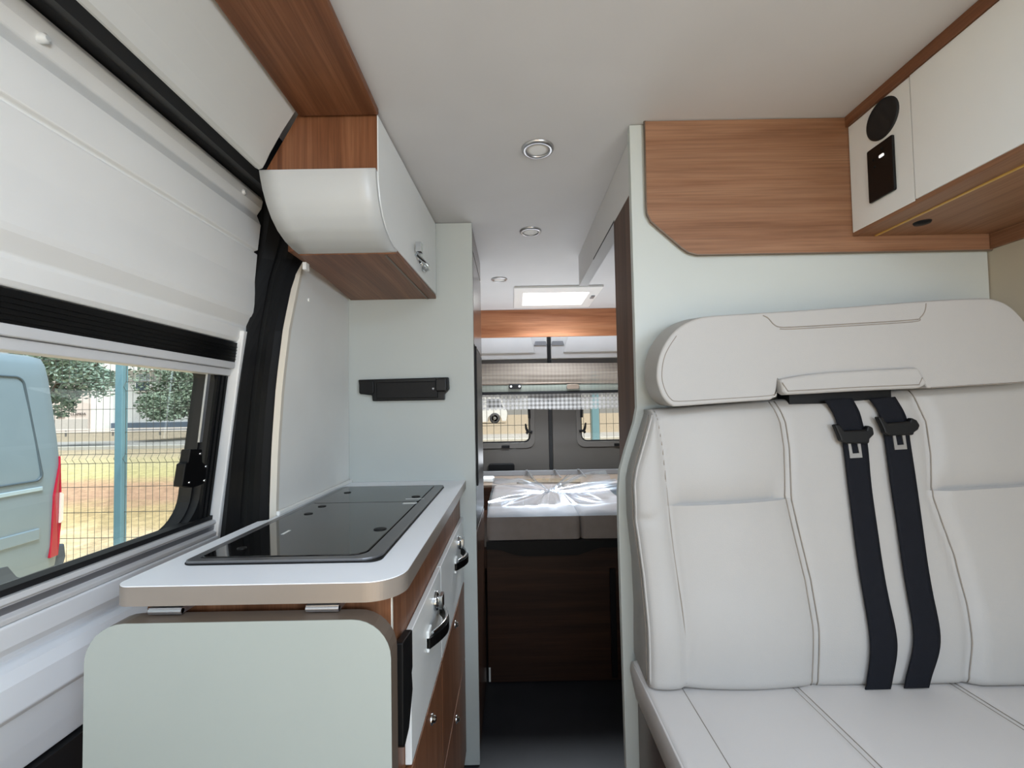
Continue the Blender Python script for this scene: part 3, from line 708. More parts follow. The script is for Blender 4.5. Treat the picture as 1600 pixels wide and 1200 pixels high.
st.tube(catmull([(a, HF_+0.0022, b) for a, b in rim], 3), 0.0022, 6, 0); st.tube(catmull([(a+(0.004 if i > 4 else 0), HF_-0.0002, b+(0.004 if i < 6 else 0)) for i, (a, b) in enumerate(rim)], 3), 0.0008, 5, 1)
up_ = [pz(a, b, HF_) for a, b in [(1192, 493), (1200, 497), (1208, 506), (1218, 511), (1240, 511), (1330, 506), (1425, 500), (1438, 496), (1445, 486), (1447, 474)]]
st.tube(catmull([(a, HF_-0.0003, b) for a, b in up_], 4), 0.0011, 5, 1)
st.tube(catmull([(a, HF_-0.0003, b-0.004) for a, b in up_[3:-2]], 4), 0.0009, 5, 1)
st.tube([(a, HF_-0.0003, b) for a, b in [pz(q, r, HF_) for q, r in ((1455, 606), (1520, 602), (1600, 597))]], 0.0011, 5, 1)
st.build('piping', [M['leather'], M['stitch']], hr)
fp = [pz(a, b, HF_-0.012) for a, b in ((1219, 592), (1260, 585), (1300, 581), (1370, 577), (1436, 574), (1449, 597), (1447, 603), (1436, 607), (1340, 611), (1270, 615), (1230, 617), (1224, 613))]
mb = MB(); mb.prism(fp, XZ(HF_-0.012), XZ(HF_+0.014))
fl = mb.build('belt_flap', M['leather'], hr, bevel=0.006, seg=3, angle=50, label='padded flap over the belt outlet')
ts = MB(); ts.tube([(a, HF_-0.0125, b) for a, b in [pz(q, r, HF_-0.012) for q, r in ((1222, 598), (1231, 611), (1270, 609), (1340, 605), (1436, 601), (1441, 590))]], 0.001, 5, 0)
ts.build('stitching', M['stitch'], fl)
a, b_ = P(1236, 600, Y=0.95), P(1398, 628, Y=0.95)
MB().box(a.x, b_.x, 0.958, 1.0, b_.z-0.001, a.z).build('belt_outlet', M['black'], bs, label='black belt outlet below the flap')

# seat belts
def belt(label, left, right, name='seat_belt'):
    n = len(left)
    base = Pb(*left[-2])
    root = thing(name, label, 'seat belt', (base.x, base.y-0.01, base.z), group='seat belts on the bench backrest')
    L = [Vector((Pb(a, b).x, 0, Pb(a, b).z)) for a, b in left]; R = [Vector((Pb(a, b).x, 0, Pb(a, b).z)) for a, b in right]
    L = catmull(L, 8); R = catmull(R, 8); k = len(L); mb = MB()
    def pt(i, u, d):
        p = L[i].lerp(R[i], u)
        y = bfront(max(p.x, xl(p.z)+0.03), min(max(p.z, SZ+0.02), BTx(p.x)-0.03))-d
        if p.z > BTx(p.x)-0.06: y -= 0.003*(p.z-BTx(p.x)+0.06)/0.06
        return Vector((p.x, y, p.z))
    for d in (0.0088, 0.0068):
        mb.add([pt(i, u/6, d) for i in range(k) for u in range(7)], [(i*7+u, i*7+u+1, (i+1)*7+u+1, (i+1)*7+u) for i in range(k-1) for u in range(6)], 0, True)
    for u in (0, 1):
        mb.add([pt(i, u, d) for i in range(k) for d in (0.0088, 0.0068)], [(2*i, 2*i+1, 2*i+3, 2*i+2) for i in range(k-1)])
    mb.build('webbing', M['webbing'], root, weld=1e-6)
    return root
b1 = belt('black seat belt, the one nearer the aisle, over the cream backrest', [(1283, 626), (1297, 646), (1306, 668), (1313, 695), (1321, 760), (1331, 840), (1343, 940), (1349, 1005), (1347, 1056), (1345, 1072)], [(1325, 622), (1337, 642), (1345, 668), (1351, 695), (1357, 760), (1368, 840), (1380, 930), (1390, 1000), (1386, 1055), (1384, 1071)])
b2 = belt('black seat belt, the one nearer the side wall, over the cream backrest', [(1352, 624), (1365, 640), (1372, 660), (1378, 690), (1386, 750), (1398, 830), (1410, 930), (1415, 995), (1407, 1053), (1405, 1070)], [(1392, 620), (1405, 640), (1413, 660), (1417, 690), (1426, 750), (1437, 830), (1448, 920), (1456, 995), (1446, 1051), (1443, 1069)])
def tongue(root, quad, plate):
    pts = [Pb(*q) for q in quad]
    def f(d): return lambda a, b: (a, bfront(a, b)-d, b)
    t = MB().prism([(p.x, p.z) for p in pts], f(0.0090), f(0.0215)).build('buckle_tongue', M['black'], root, bevel=0.003)
    (cx, cy) = plate
    def loc(dx, dy): p = Pb(cx+dx, cy+dy); return (p.x, p.z)
    inner = [loc(-5, -9), (0, 0), loc(7, 9), (0, 0)]
    o_ = [loc(-10, -13), loc(9, -14), loc(13, 15), loc(-6, 16)]; i_ = [loc(-5, -7), loc(5, -8), loc(8, 8), loc(-2, 9)]
    mb = MB().ring(i_, o_, f(0.0092), f(0.0115))
    mb.prism([loc(-16, -18), loc(-11, -20), loc(-5, -12), loc(-9, -11)], f(0.0092), f(0.0115)); mb.prism([loc(12, -20), loc(15, -18), loc(9, -12), loc(5, -13)], f(0.0092), f(0.0115))
    mb.build('steel_plate', M['steel'], t, label='steel tongue plate with slot')
tongue(b1, [(1293, 663), (1301, 662), (1308, 672), (1342, 671), (1344, 664), (1352, 667), (1354, 678), (1347, 685), (1346, 692), (1310, 692), (1303, 688), (1301, 681)], (1328, 699))
tongue(b2, [(1359, 651), (1366, 651), (1373, 660), (1408, 658), (1411, 652), (1419, 656), (1424, 664), (1421, 671), (1415, 675), (1414, 679), (1377, 680), (1370, 676), (1368, 669)], (1397, 686))

# ================================================================== CEILING FITTINGS
def downlight(c):
    t = thing('downlight', '', 'downlight', (c.x, c.y, H), group='recessed ceiling downlights')
    fr = lambda u, v, h: (c.x+u, c.y+v, H-h)
    MB().lathe([(0.042, 0.0), (0.042, 0.003), (0.038, 0.007), (0.031, 0.008), (0.029, 0.004), (0.029, 0.001)], fr, 40).build('ring', M['steel'], t)
    MB().lathe([(0.0285, 0.001), (0.0285, 0.004), (0.02, 0.005), (0, 0.0055)], fr, 32).build('lens', M['lens'], t)
    return t
c1_ = P(840, 232, Z=H); d0 = downlight(c1_); d0['label'] = 'round chrome downlight closest to the seats, largest of the three'
for (px, py), lb in (((829, 361), 'round chrome downlight between the white header and tall cabinet, middle of three'), ((780, 436), 'round chrome downlight closest to the roof hatch, smallest of the three')):
    c = copy_tree(d0); c.location = P(px, py, Z=H); c['label'] = lb
hw = thing('window_3', 'white framed roof hatch glowing bright near the rear', 'roof hatch', (0.27, 2.7, H), kind='structure')
MB().ring([(HX0, HY0), (HX1, HY0), (HX1, HY1), (HX0, HY1)], [(0.022, 2.44), (0.515, 2.44), (0.515, 2.93), (0.022, 2.93)], XY(H-0.014), XY(H-0.0005)).build('hatch_frame', M['white'], hw, bevel=0.003)
mb = MB().ring([(HX0+0.001, HY0+0.001), (HX1-.001, HY0+.001), (HX1-.001, HY1-.001), (HX0+.001, HY1-.001)], [(HX0-.0, HY0), (HX1, HY0), (HX1, HY1), (HX0, HY1)], XY(H-0.012), XY(H+0.029)); mb.build('hatch_lining', M['white'], hw)
MB().box(HX0, HX1, HY0, HY1, H+0.018, H+0.024).build('hatch_pane', M['hatch'], hw)
MB().box(0.478, 0.50, 2.62, 2.68, H-0.02, H-0.014).build('hatch_catch', M['alud'], hw, bevel=0.002)

# ================================================================== REAR
tag(MB().box(-0.628, 1.126, 3.03, 3.05, 1.712, H-0.001).build('trim_7', M['wood_beam'], bevel=0.002), 'warm walnut beam across the ceiling in front of the rear doors', 'beam', kind='structure')
RY = 3.42; SX = 0.292
def rear_door(nm, x0, x1, wx0, wx1, label, stay_x, flip):
    r = thing(nm, label, 'door', ((x0+x1)/2, RY, 0.3), kind='structure')
    inner = rrect(wx0, wx1, 0.955, 1.52, 0.05, 6); outer = rrect(x0, x1, 0.30, 1.60, 0.002, 6)
    MB().ring(inner, outer, XZ(RY), XZ(RY+0.04)).build('lower_card', M['rear_lower_shaded'], r, bevel=0.004)
    up = MB().box(x0, x1, RY-0.01, RY+0.04, 1.601, H-0.002)
    a, b = (x0+0.05, x1-0.09) if not flip else (x0+0.09, x1-0.05)
    up.prism([(a+(0.06 if flip else 0), 1.86), (b-(0 if flip else 0.06), 1.86), (b, 1.645), (a, 1.645)], XZ(RY-0.0101), XZ(RY-0.03))
    up.build('upper_card', M['rear_upper'], r, bevel=0.008, seg=3)
    i2 = rrect(wx0+0.015, wx1-0.015, 0.968, 1.51, 0.045, 6); o2 = rrect(wx0-0.02, wx1+0.02, 0.925, 1.54, 0.06, 6)
    wf = MB().ring(i2, o2, XZ(RY-0.008), XZ(RY+0.0)).build('window_frame', M['rear_frame'], r, bevel=0.003)
    o3 = rrect(wx0+0.005, wx1-0.005, 0.96, 1.516, 0.05, 6)
    i3 = rrect(wx0+0.024, wx1-0.024, 0.977, 1.50, 0.04, 6)
    MB().ring(i3, o3, XZ(RY+0.012), XZ(RY+0.03)).build('seal', M['rubber'], wf)
    MB().box(wx0+0.004, wx1-0.004, RY+0.018, RY+0.022, 0.958, 1.518).build('pane', M['rear_glass'], wf)
    st = MB(); s = -1 if not flip else 1
    q = lambda dx, z: (stay_x+s*dx, RY-0.015, z)
    st.tube([q(0, 1.045), q(0.03, 1.05), q(0.045, 1.035)], 0.010, 8); st.tube([q(0.03, 1.04), q(0.045, 1.075), q(0.05, 1.11)], [0.012, 0.009, 0.006], 8)
    st.tube([q(0.02, 1.15), q(0.022, 1.24)], 0.010, 8)
    st.build('stay', M['black'], wf, label='black window stay')
    MB().box((wx0+wx1)/2-0.03+(0.02 if flip else 0.08), (wx0+wx1)/2+0.03+(0.02 if flip else 0.08), RY-0.016, RY-0.0085, 0.928, 0.95).build('catch', M['black'], wf, bevel=0.002)
    lx = x1-0.05 if not flip else x0+0.05
    MB().prism([(lx-0.05, 1.703), (lx+0.05, 1.703), (lx+0.04, 1.735), (lx-0.04, 1.735)], XZ(RY-0.011), XZ(RY-0.028)).build('hinge_plate', M['alud'], r, bevel=0.003)
    return r
r1 = rear_door('door_2', -0.62, SX-0.018, -0.42, 0.148, 'left rear door with small window, shade-darkened lower lining and black oval grip', 0.148, False)
r2 = rear_door('door_3', SX+0.012, 1.12, 0.505, 1.05, 'right rear door with small window and green post behind it', 0.505, True)
a, b_ = P(763, 724, Y=RY), P(804, 735, Y=RY)
MB().prism(rrect(a.x, b_.x, b_.z-0.02, a.z, 0.02, 5), XZ(RY-0.0005), XZ(RY-0.03)).build('grip', M['black'], r1, bevel=0.006)
tag(MB().box(SX-0.016, SX+0.010, RY-0.004, RY+0.05, 0.30, H-0.003).build('trim_8', M['rubber']), 'black seal in the gap between the rear doors', 'door seal', kind='structure')
tag(MB().box(-0.63, 1.127, RY-0.2, RY+0.06, 0.001, 0.29).build('wall_rear', M['rear_lower_shaded']), 'low wall below the rear doors', 'wall', kind='structure')
# folded blind + hanging net
fs = thing('fly_screen', 'taupe checked fly net rolled up across the rear doors', 'fly screen', (0.25, 3.25, 1.21))
bx0, bx1 = -0.60, 1.10
mb = MB()
def roll(u, v):
    x = lerp(bx0, bx1, u); z = lerp(1.545, 1.400, v)
    return Vector((x, 3.20-0.028*math.sin(PI*min(1, v*1.05))-0.0015*math.sin(v*26+math.sin(u*9)), z+0.006*math.sin(u*5)))
mb.grid(roll, 60, 30); mb.build('rolled_net', net_mat('dense_rolled_net', (124, 114, 104), 0.026, 0.80, 1.0), fs)
mb = MB(); mb.grid(lambda u, v: Vector((lerp(bx0, bx1, u), 3.215-0.012*math.sin(PI*v), lerp(1.402, 1.335, v))), 40, 12)
mb.build('net_band', net_mat('grey_green_net', (104, 108, 100), 0.026, 0.82, 1.0), fs)
MB().tube([(bx0, 3.205, 1.405), (bx1, 3.205, 1.405)], 0.006, 8).build('upper_rod', M['bandd'], fs)
MB().box(bx0, bx1, 3.205, 3.225, 1.328, 1.348).build('lower_bar', M['rubber2'], fs, bevel=0.003)
mb = MB(); mb.grid(lambda u, v: Vector((lerp(bx0, bx1, u), 3.235+0.004*math.sin(u*40), lerp(1.330, 1.222-0.012*u+0.003*math.sin(u*18), v))), 80, 10)
mb.build('hanging_net', M['net'], fs)
for px, lb in ((805, 'black toggle with two white dots'), (895, 'dark toggle')):
    c = P(px, 604, Y=3.195)
    t_ = MB().prism(rrect(c.x-0.045, c.x+0.045, c.z-0.018, c.z+0.018, 0.014, 4), XZ(3.185), XZ(3.200)).build('toggle', M['black'] if px == 805 else M['bandd'], fs, bevel=0.003, label=lb)
    if px == 805:
        for dx in (-0.03, 0.03): MB().lathe([(0.008, 0), (0.008, 0.002), (0.003, 0.003)], lambda u, v, h: (c.x+dx+u, 3.185-h, c.z+v), 12).build('dot', M['white'], t_)
# bed
BY = 2.05; BZ = 0.755
bd = thing('bed_base', 'dark walnut bed base with black front rail at the rear', 'bed base', (0.25, 2.5, 0))
bpx0, bpx1 = -0.128, 0.55
MB().box(bpx0, bpx1, BY, BY+0.02, 0.004, 0.600).build('front_panel', M['wood_dark'], bd, bevel=0.002)
MB().box(-0.62, 1.12, BY+0.021, 3.20, 0.50, 0.598).build('slat_box', M['wood_dark'], bd)
rl = []
for i in range(21):
    t = i/20; rl.append((lerp(bpx0, bpx1, t), 0.598-0.032*max(0, min(1, math.sin(PI*min(1, max(0, (t-0.08)/0.66)))*1.6))))
MB().prism([(bpx0, 0.632)]+rl+[(bpx1, 0.632)], XZ(BY-0.020), XZ(BY-0.0005)).build('rail', M['black'], bd)
MB().box(0.424, 0.450, BY-0.012, BY-0.0005, 0.02, 0.50).build('side_slot', M['black'], bd, bevel=0.002)
MB().box(bpx0+0.002, bpx0+0.010, BY-0.006, BY-0.0005, 0.01, 0.07).build('corner_clip', M['lining'], bd)
MB().box(-0.62, 1.12, 2.82, 3.20, 0.60, 0.735).build('rear_box', M['wood_dark'], bd)
MB().box(-0.62, 1.12, 2.83, 3.20, 0.7355, 0.75).build('rear_shelf', mat('taupe_shelf_board', (122, 106, 92), 0.5, var=0.06), bd, bevel=0.002)
MB().box(-0.62, 1.12, 3.195, 3.21, 0.7505, 0.785).build('shelf_lip', M['alud'], bd, bevel=0.002)
def mattress(nm, x0, x1, label):
    mb = MB()
    def f(u, v):                      # v 0..1 wraps: front bottom -> top -> back
        x = lerp(x0, x1, u); L1, L2 = 0.12, 0.74; s = v*(L1+L2); r = 0.03
        ex = rprof(x0, x1, x, 0.025)
        if s < L1-r: y, z = BY-0.002, 0.634+s
        elif s < L1+r:
            t = (s-L1+r)/(2*r)*PI/2; y, z = BY-0.002+r-r*math.cos(t), 0.634+L1-r+r*math.sin(t)
        else: y, z = BY-0.002+(s-L1), 0.634+L1
        w = 0.006*noise.noise(Vector((x*9, y*7, z*12)))
        return Vector((x, y+ex*0.8*(1 if s < L1 else 0)+w*0.6*(s < L1), z-ex*0.8*(s > L1-r)+w*(s > L1)))
    NUm, NVm = 40, 44
    mb.grid(f, NUm, NVm)
    loop = [f(0, j/NVm) for j in range(NVm+1)]; b0 = Vector((x0, loop[-1].y, 0.634)); mb.add(loop+[b0], [list(range(NVm+2))])
    loop = [f(1, j/NVm) for j in range(NVm+1)]; b1_ = Vector((x1, loop[-1].y, 0.634)); mb.add(loop+[b1_], [list(range(NVm+2))])
    mb.add([f(0, 0), f(1, 0), b1_, b0], [(0, 1, 2, 3)]); mb.add([f(0, 1), f(1, 1), b1_, b0], [(0, 1, 2, 3)])
    o = mb.build(nm, M['mattress'], None, weld=1e-5)
    return tag(o, label, 'mattress', 'bed cushions under clear film')
mattress('mattress_cushion', -0.125, 0.300, 'wide grey-brown bed cushion beside the tall cabinet, under clear film')
mattress('mattress_cushion', 0.303, 0.56, 'grey-brown bed cushion behind the bench backrest, under clear film')
# plastic film
mb = MB()
def film(u, v):
    x = lerp(-0.122, 0.558, u); s = v*0.70
    y = BY+0.018+s; z = 0.778 if s > 0.03 else 0.7665+0.0115*math.sin(PI/2*s/0.03)
    if s < 0.012: y -= (0.012-s)*2.9; z -= (0.012-s)*2.2
    dx, dy = x-0.19, (s-0.30)*0.55
    an = math.atan2(dy, dx); rr = math.hypot(dx, dy)
    n1 = noise.noise(Vector((math.cos(an)*1.7+3.1, math.sin(an)*1.7, rr*1.3)))
    n2 = noise.noise(Vector((math.cos(an)*4.2, math.sin(an)*4.2+1.7, rr*1.8)))
    n3 = noise.noise(Vector((x*4+2.2, s*3, 4.4)))
    f1 = 1-min(1, abs(n1)*3.0); f2 = 1-min(1, abs(n2)*2.6)
    fold = f1*f1*0.046+f2*f2*0.024
    hgt = (fold*(0.30+0.70*min(1, rr*5))+0.012*(0.5+0.5*n3))*min(1, max(0, s-0.01)*7)
    return Vector((x, y, z+hgt))
mb.grid(film, 150, 130)
tag(mb.build('plastic_film', M['film'], recalc=False), 'crumpled clear plastic film draped over the bed cushions', 'plastic film')
# items on the rear shelf
a = P(763, 738, Y=3.0)
tag(MB().prism(rrect(a.x-0.045, a.x+0.04, 2.92, 3.02, 0.015, 4), XY(0.7505), XY(0.78)).build('white_packet', M['white'], bevel=0.008, seg=3), 'small white packet on the rear shelf beside the tall cabinet', 'packet')
for px, lb in ((826, 'small bright clip on rear shelf lip, below the left door'), (870, 'small bright clip on rear shelf lip, just right of the door gap'), (908, 'small bright clip on rear shelf lip, beside the bench backrest')):
    c = P(px, 738, Y=3.15)
    mbk = MB(); mbk.tube([(c.x-0.012, 3.188, 0.785), (c.x-0.008, 3.185, 0.790), (c.x+0.016, 3.08, 0.757), (c.x+0.018, 3.06, 0.7545)], 0.0035, 8)
    mbk.box(c.x-0.02, c.x-0.002, 3.178, 3.212, 0.7853, 0.789)
    tag(mbk.build('shelf_clip', M['alu']), lb, 'clip', 'clips on the rear shelf')
tag(MB().prism([(0.02, 2.86), (0.42, 2.84), (0.44, 2.96), (0.30, 2.99), (0.16, 3.00), (0.03, 2.97)], XY(0.7505), XY(0.758)).build('folded_cardboard', mat('brown_cardboard', (112, 94, 70), 0.9, var=0.1)), 'flat brown cardboard piece lying on the rear shelf', 'cardboard')

# ================================================================== OUTSIDE
GZ = -0.5
def ground_mat():
    m, t, b = nt('dry_verge_ground'); b.inputs['Roughness'].default_value = 1.0; b.inputs['Specular IOR Level'].default_value = 0.1
    tc = t.nodes.new('ShaderNodeTexCoord'); sp = t.nodes.new('ShaderNodeSeparateXYZ'); t.links.new(tc.outputs['Object'], sp.inputs[0])
    n = t.nodes.new('ShaderNodeTexNoise'); n.inputs['Scale'].default_value = 0.9; n.inputs['Detail'].default_value = 6; t.links.new(tc.outputs['Object'], n.inputs['Vector'])
    # distance bands along Y, wobbled by noise
    a = t.nodes.new('ShaderNodeMath'); a.operation = 'MULTIPLY_ADD'; a.inputs[1].default_value = 2.4; t.links.new(n.outputs['Fac'], a.inputs[0]); t.links.new(sp.outputs['Y'], a.inputs[2])
    mr = t.nodes.new('ShaderNodeMapRange'); mr.inputs['From Min'].default_value = 0; mr.inputs['From Max'].default_value = 40; t.links.new(a.outputs[0], mr.inputs['Value'])
    r = t.nodes.new('ShaderNodeValToRGB'); e = r.color_ramp.elements
    S = (206, 186, 154)
    bands = [(0.0, S), (0.19, S), (0.215, (178, 160, 124)), (0.24, (172, 152, 118)), (0.265, (168, 138, 118)), (0.32, (176, 146, 122)), (0.35, (180, 172, 128)), (0.42, (180, 172, 134)), (0.52, (168, 156, 134)), (0.60, (154, 143, 126)), (1.0, (146, 136, 122))]
    e[0].position = 0; e[0].color = rgb(*S); e[1].position = 1; e[1].color = rgb(*bands[-1][1])
    for p, c in bands[1:-1]:
        k = r.color_ramp.elements.new(p); k.color = rgb(*c)
    t.links.new(mr.outputs[0], r.inputs['Fac'])
    n2 = t.nodes.new('ShaderNodeTexNoise'); n2.inputs['Scale'].default_value = 7; n2.inputs['Detail'].default_value = 8; n2.inputs['Roughness'].default_value = 0.75; t.links.new(tc.outputs['Object'], n2.inputs['Vector'])
    r2 = t.nodes.new('ShaderNodeValToRGB'); r2.color_ramp.elements[0].position = 0.35; r2.color_ramp.elements[0].color = (0.75, 0.72, 0.70, 1); r2.color_ramp.elements[1].position = 0.68; r2.color_ramp.elements[1].color = (1.5, 1.48, 1.42, 1)
    t.links.new(n2.outputs['Fac'], r2.inputs['Fac'])
    mx = t.nodes.new('ShaderNodeMix'); mx.data_type = 'RGBA'; mx.blend_type = 'MULTIPLY'; mx.inputs[0].default_value = 1.0
    t.links.new(r.outputs['Color'], mx.inputs[6]); t.links.new(r2.outputs['Color'], mx.inputs[7]); t.links.new(mx.outputs[2], b.inputs['Base Color'])
    return m
tag(MB().add([(-120, -30, GZ), (80, -30, GZ), (80, 120, GZ), (-120, 120, GZ)], [(0, 1, 2, 3)]).build('ground', ground_mat()), 'dry sandy verge with patches of grass outside the van', 'ground', kind='structure')
asph = mat('grey_asphalt', (150, 148, 146), 0.9, var=0.08)
tag(MB().box(-110, 70, 23.5, 30, GZ, GZ+0.03).build('road', asph), 'grey road beyond the fence', 'road', kind='structure')
tag(MB().box(-110, 70, 22.9, 23.4, GZ, GZ+0.16).build('kerb', mat('kerb_stone', (186, 184, 178), 0.9)), 'pale kerb along the near side of the road', 'kerb', kind='structure')
# fence
FY = 5.0; wire = mat('grey_fence_wire', (92, 92, 88), 0.6, var=0.05); postm = mat('blue_green_post_paint', (112, 154, 172), 0.5, var=0.04)
pitch = 2.64; px0 = P(189, 700, Y=FY).x
for i in range(-1, 3):
    x = px0+i*pitch
    mb = MB(); n = 34
    for k in range(n):
        xx = x+0.05+(pitch-0.1)*k/(n-1)
        pts = []
        pts = [(xx, FY, GZ+0.05)]
        for z in (0.75, 1.55): pts += [(xx, FY, z-0.05), (xx, FY-0.035, z), (xx, FY, z+0.05)]
        pts.append((xx, FY, 1.88))
        for p0, p1 in zip(pts, pts[1:]):
            w = 0.0028
            mb.add([(p0[0]-w, p0[1], p0[2]), (p0[0]+w, p0[1], p0[2]), (p1[0]+w, p1[1], p1[2]), (p1[0]-w, p1[1], p1[2])], [(0, 1, 2, 3)])
    for z in (-0.40, -0.12, 0.16, 0.44, 0.70, 0.80, 1.04, 1.30, 1.50, 1.60, 1.86):
        for dz in (0,): mb.box(x+0.045, x+pitch-0.045, FY-0.003, FY+0.003, z-0.003, z+0.003)
    lb = ['welded wire fence panel, outermost beside the grey-blue van', 'welded wire fence panel right of the blue-green post beyond the side window', 'welded wire fence panel seen through the left rear window', 'welded wire fence panel right of the post in the rear window', 'welded wire fence panel, last one past the rear right corner'][i+1]
    tag(mb.build('wire_fence', wire, recalc=False), lb, 'fence', 'wire fence panels')
for i, lb in ((0, 'square blue-green fence post seen through the side window'), (1, 'square blue-green fence post hidden behind the kitchen'), (2, 'square blue-green fence post seen through the right rear window')):
    if i == 1: continue
    x = px0+i*pitch
    tag(MB().box(x-0.04, x+0.04, FY-0.04, FY+0.04, GZ, 1.95).build('fence_post', postm, bevel=0.006), lb, 'fence post', 'fence posts')
# neighbouring van
van = thing('van', 'grey-blue panel van with red tail light parked beyond the side window', 'van', (-5.1, 1.8, GZ))
vp = mat('grey_blue_van_paint', (118, 138, 152), 0.28, var=0.02, coat=0.5)
VX1 = P(97, 720, Y=4.22).x; VX0 = VX1-1.95; VY1 = 4.24; VY0 = -0.95
def vsec(y):      # half-outline of body cross-section in (x offset from side, z)
    return y
zr = 1.80
def body():
    mb = MB(); prof = [(-0.15, 0.03), (0.05, 0.0), (0.45, -0.005), (0.75, 0.0), (1.0, 0.02), (1.30, 0.05), (1.58, 0.085), (1.70, 0.11), (1.77, 0.15), (1.80, 0.26)]
    ys = [(VY0, -0.55), (VY0+0.25, -0.35), (VY0+0.9, -0.30), (VY0+1.0, -0.25), (VY0+1.7, 0.0), (VY0+1.9, 0.0), (VY1-0.30, 0.0), (VY1-0.10, -0.01), (VY1-0.03, -0.03), (VY1, -0.08)]
    secs = []
    for k, (y, _) in enumerate(ys):
        top = 0.55+GZ+0.5 if k < 3 else (0.75 if k == 3 else zr)
        inset = [0.30, 0.10, 0.02, 0.0, 0, 0, 0, 0.006, 0.015, 0.035][k]
        half = []
        for z, o in prof:
            zz_ = min(z, top)
            half.append((VX1-o-inset, y-(max(0, z-0.7)*0.05 if k >= 7 else 0), zz_))
        other = [(VX0+(VX1-a), b, c) for a, b, c in half[::-1]]
        secs.append(half+other)
    n = len(secs[0])
    vs = [p for s in secs for p in s]
    mb.add(vs, [(k*n+i, k*n+(i+1) % n, (k+1)*n+(i+1) % n, (k+1)*n+i) for k in range(len(secs)-1) for i in range(n)], 0, True)
    mb.add(secs[0], [list(range(n))]); mb.add(secs[-1], [list(range(n))])
    return mb
vb = body().build('body', vp, van, weld=1e-5); vb.data.set_sharp_from_angle(angle=math.radians(50))
def vside(y, z, off):
    o = poly_at([(-0.15, 0.03), (0.05, 0.0), (0.45, -0.005), (0.75, 0.0), (1.0, 0.02), (1.30, 0.05), (1.58, 0.085), (1.70, 0.11)], z)
    return (VX1-o+off-(0.03*(max(0, y-(VY1-0.12))/0.12)), y-max(0, z-0.7)*0.05*(y > VY1-0.2), z)
ve = lambda off: (lambda y, z: vside(y, z, off))
def sub(mb_poly): return mb_poly
ins = rrect(VY1-1.9, VY1-0.20, 0.66, 1.58, 0.06, 5)
ins = [(y-0.10*(max(0, z-0.7)/0.9), z) for y, z in ins]
pn = MB(); cl = [vside(y, z, 0.002) for y, z in ins]; pn.tube(cl, 0.010, 6, closed=True); pn.build('panel_groove', mat('van_groove', (70, 86, 98), 0.5), van)
MB().prism([(VY1-2.2, 0.55), (VY1-0.20, 0.57), (VY1-0.20, 0.605), (VY1-2.2, 0.59)], ve(-0.01), ve(0.012)).build('upper_ridge', mat('van_highlight_paint', (160, 182, 196), 0.25), van, bevel=0.005)
MB().prism([(VY1-2.2, 0.10), (VY1-0.22, 0.14), (VY1-0.22, 0.24), (VY1-2.2, 0.22)], ve(-0.01), ve(0.015)).build('side_moulding', vp, van, bevel=0.008)
tlm = mat('red_tail_lens', (170, 26, 54), 0.2, var=0.05)
tl_ = MB().prism([(VY1-0.115, -0.06), (VY1-0.02, -0.06), (VY1-0.005, 0.30), (VY1-0.008, 0.86), (VY1-0.05, 0.72), (VY1-0.10, 0.50)], lambda y, z: vside(y, z, -0.04), lambda y, z: vside(y, z, 0.022)).build('tail_light', tlm, van, bevel=0.006)
MB().prism([(VY1-0.035, 0.24), (VY1-0.004, 0.26), (VY1-0.002, 0.50), (VY1-0.03, 0.52)], lambda y, z: vside(y, z, 0.010), lambda y, z: vside(y, z, 0.030)).build('reversing_lens', M['white'], tl_)
bumper = mat('dark_blue_grey_bumper', (72, 84, 100), 0.6)
MB().prism([(VY1-0.9, -0.26), (VY1+0.06, -0.22), (VY1+0.09, -0.10), (VY1+0.05, 0.03), (VY1-0.9, -0.02)], ve(-0.2), ve(0.02)).build('bumper', bumper, van, bevel=0.02, seg=3)
MB().box(VX0+0.02, VX1-0.20, VY1-0.06, VY1+0.08, -0.24, 0.03).build('rear_bumper', bumper, van, bevel=0.02)
for y in (VY0+0.9, VY1-1.15):
    for x, s in ((VX1-0.03, 1), (VX0+0.03, -1)):
        w = MB().lathe([(0.33, -0.20), (0.34, -0.15), (0.34, -0.03), (0.31, 0), (0.22, 0.0)], lambda u, v, h: (x+s*h, y+u, GZ+0.34+v), 28).build('wheel', M['rubber'], van)
        MB().lathe([(0.22, 0.0), (0.21, -0.02), (0.06, 0.01), (0, 0.012)], lambda u, v, h: (x+s*h, y+u, GZ+0.34+v), 20).build('wheel_hub', M['alud'], w)
# buildings
bl = thing('warehouse', 'pale warehouse with white pillar and dark base across the road', 'building', (-45, 52, GZ))
BYd = 50.0
wx = lambda px: P(px, 640, Y=BYd).x
zz_ = lambda px, py: P(px, py, Y=BYd).z
wallA = mat('pinkish_wall', (228, 214, 208), 0.9, var=0.03); wallB = mat('pale_grey_cladding', (206, 208, 210), 0.9, var=0.02); wallW = mat('white_render', (246, 246, 244), 0.9, var=0.02)
MB().box(wx(60), wx(148), BYd, BYd+8, GZ, 8.5).build('side_wall', wallA, bl)
MB().box(wx(70), wx(138), BYd-0.05, BYd, zz_(110, 672), zz_(110, 655)).build('wall_base', mat('grey_wall_base', (206, 200, 196), 0.9), bl)
MB().box(wx(150), wx(171), BYd-0.6, BYd+8, GZ, 9.2).build('pillar', wallW, bl)
MB().box(wx(171), wx(420), BYd+0.4, BYd+8, GZ, 8.8).build('main_wall', wallB, bl)
MB().box(wx(171), wx(420), BYd+0.2, BYd+0.39, GZ, zz_(240, 660)).build('plinth', mat('slate_blue_plinth', (92, 106, 124), 0.8), bl)
rf = MB().box(wx(171), wx(420), BYd-0.3, BYd+0.39, zz_(230, 579), zz_(230, 545)); 
rf.build('roof_edge', wallW, bl)
sl = MB()
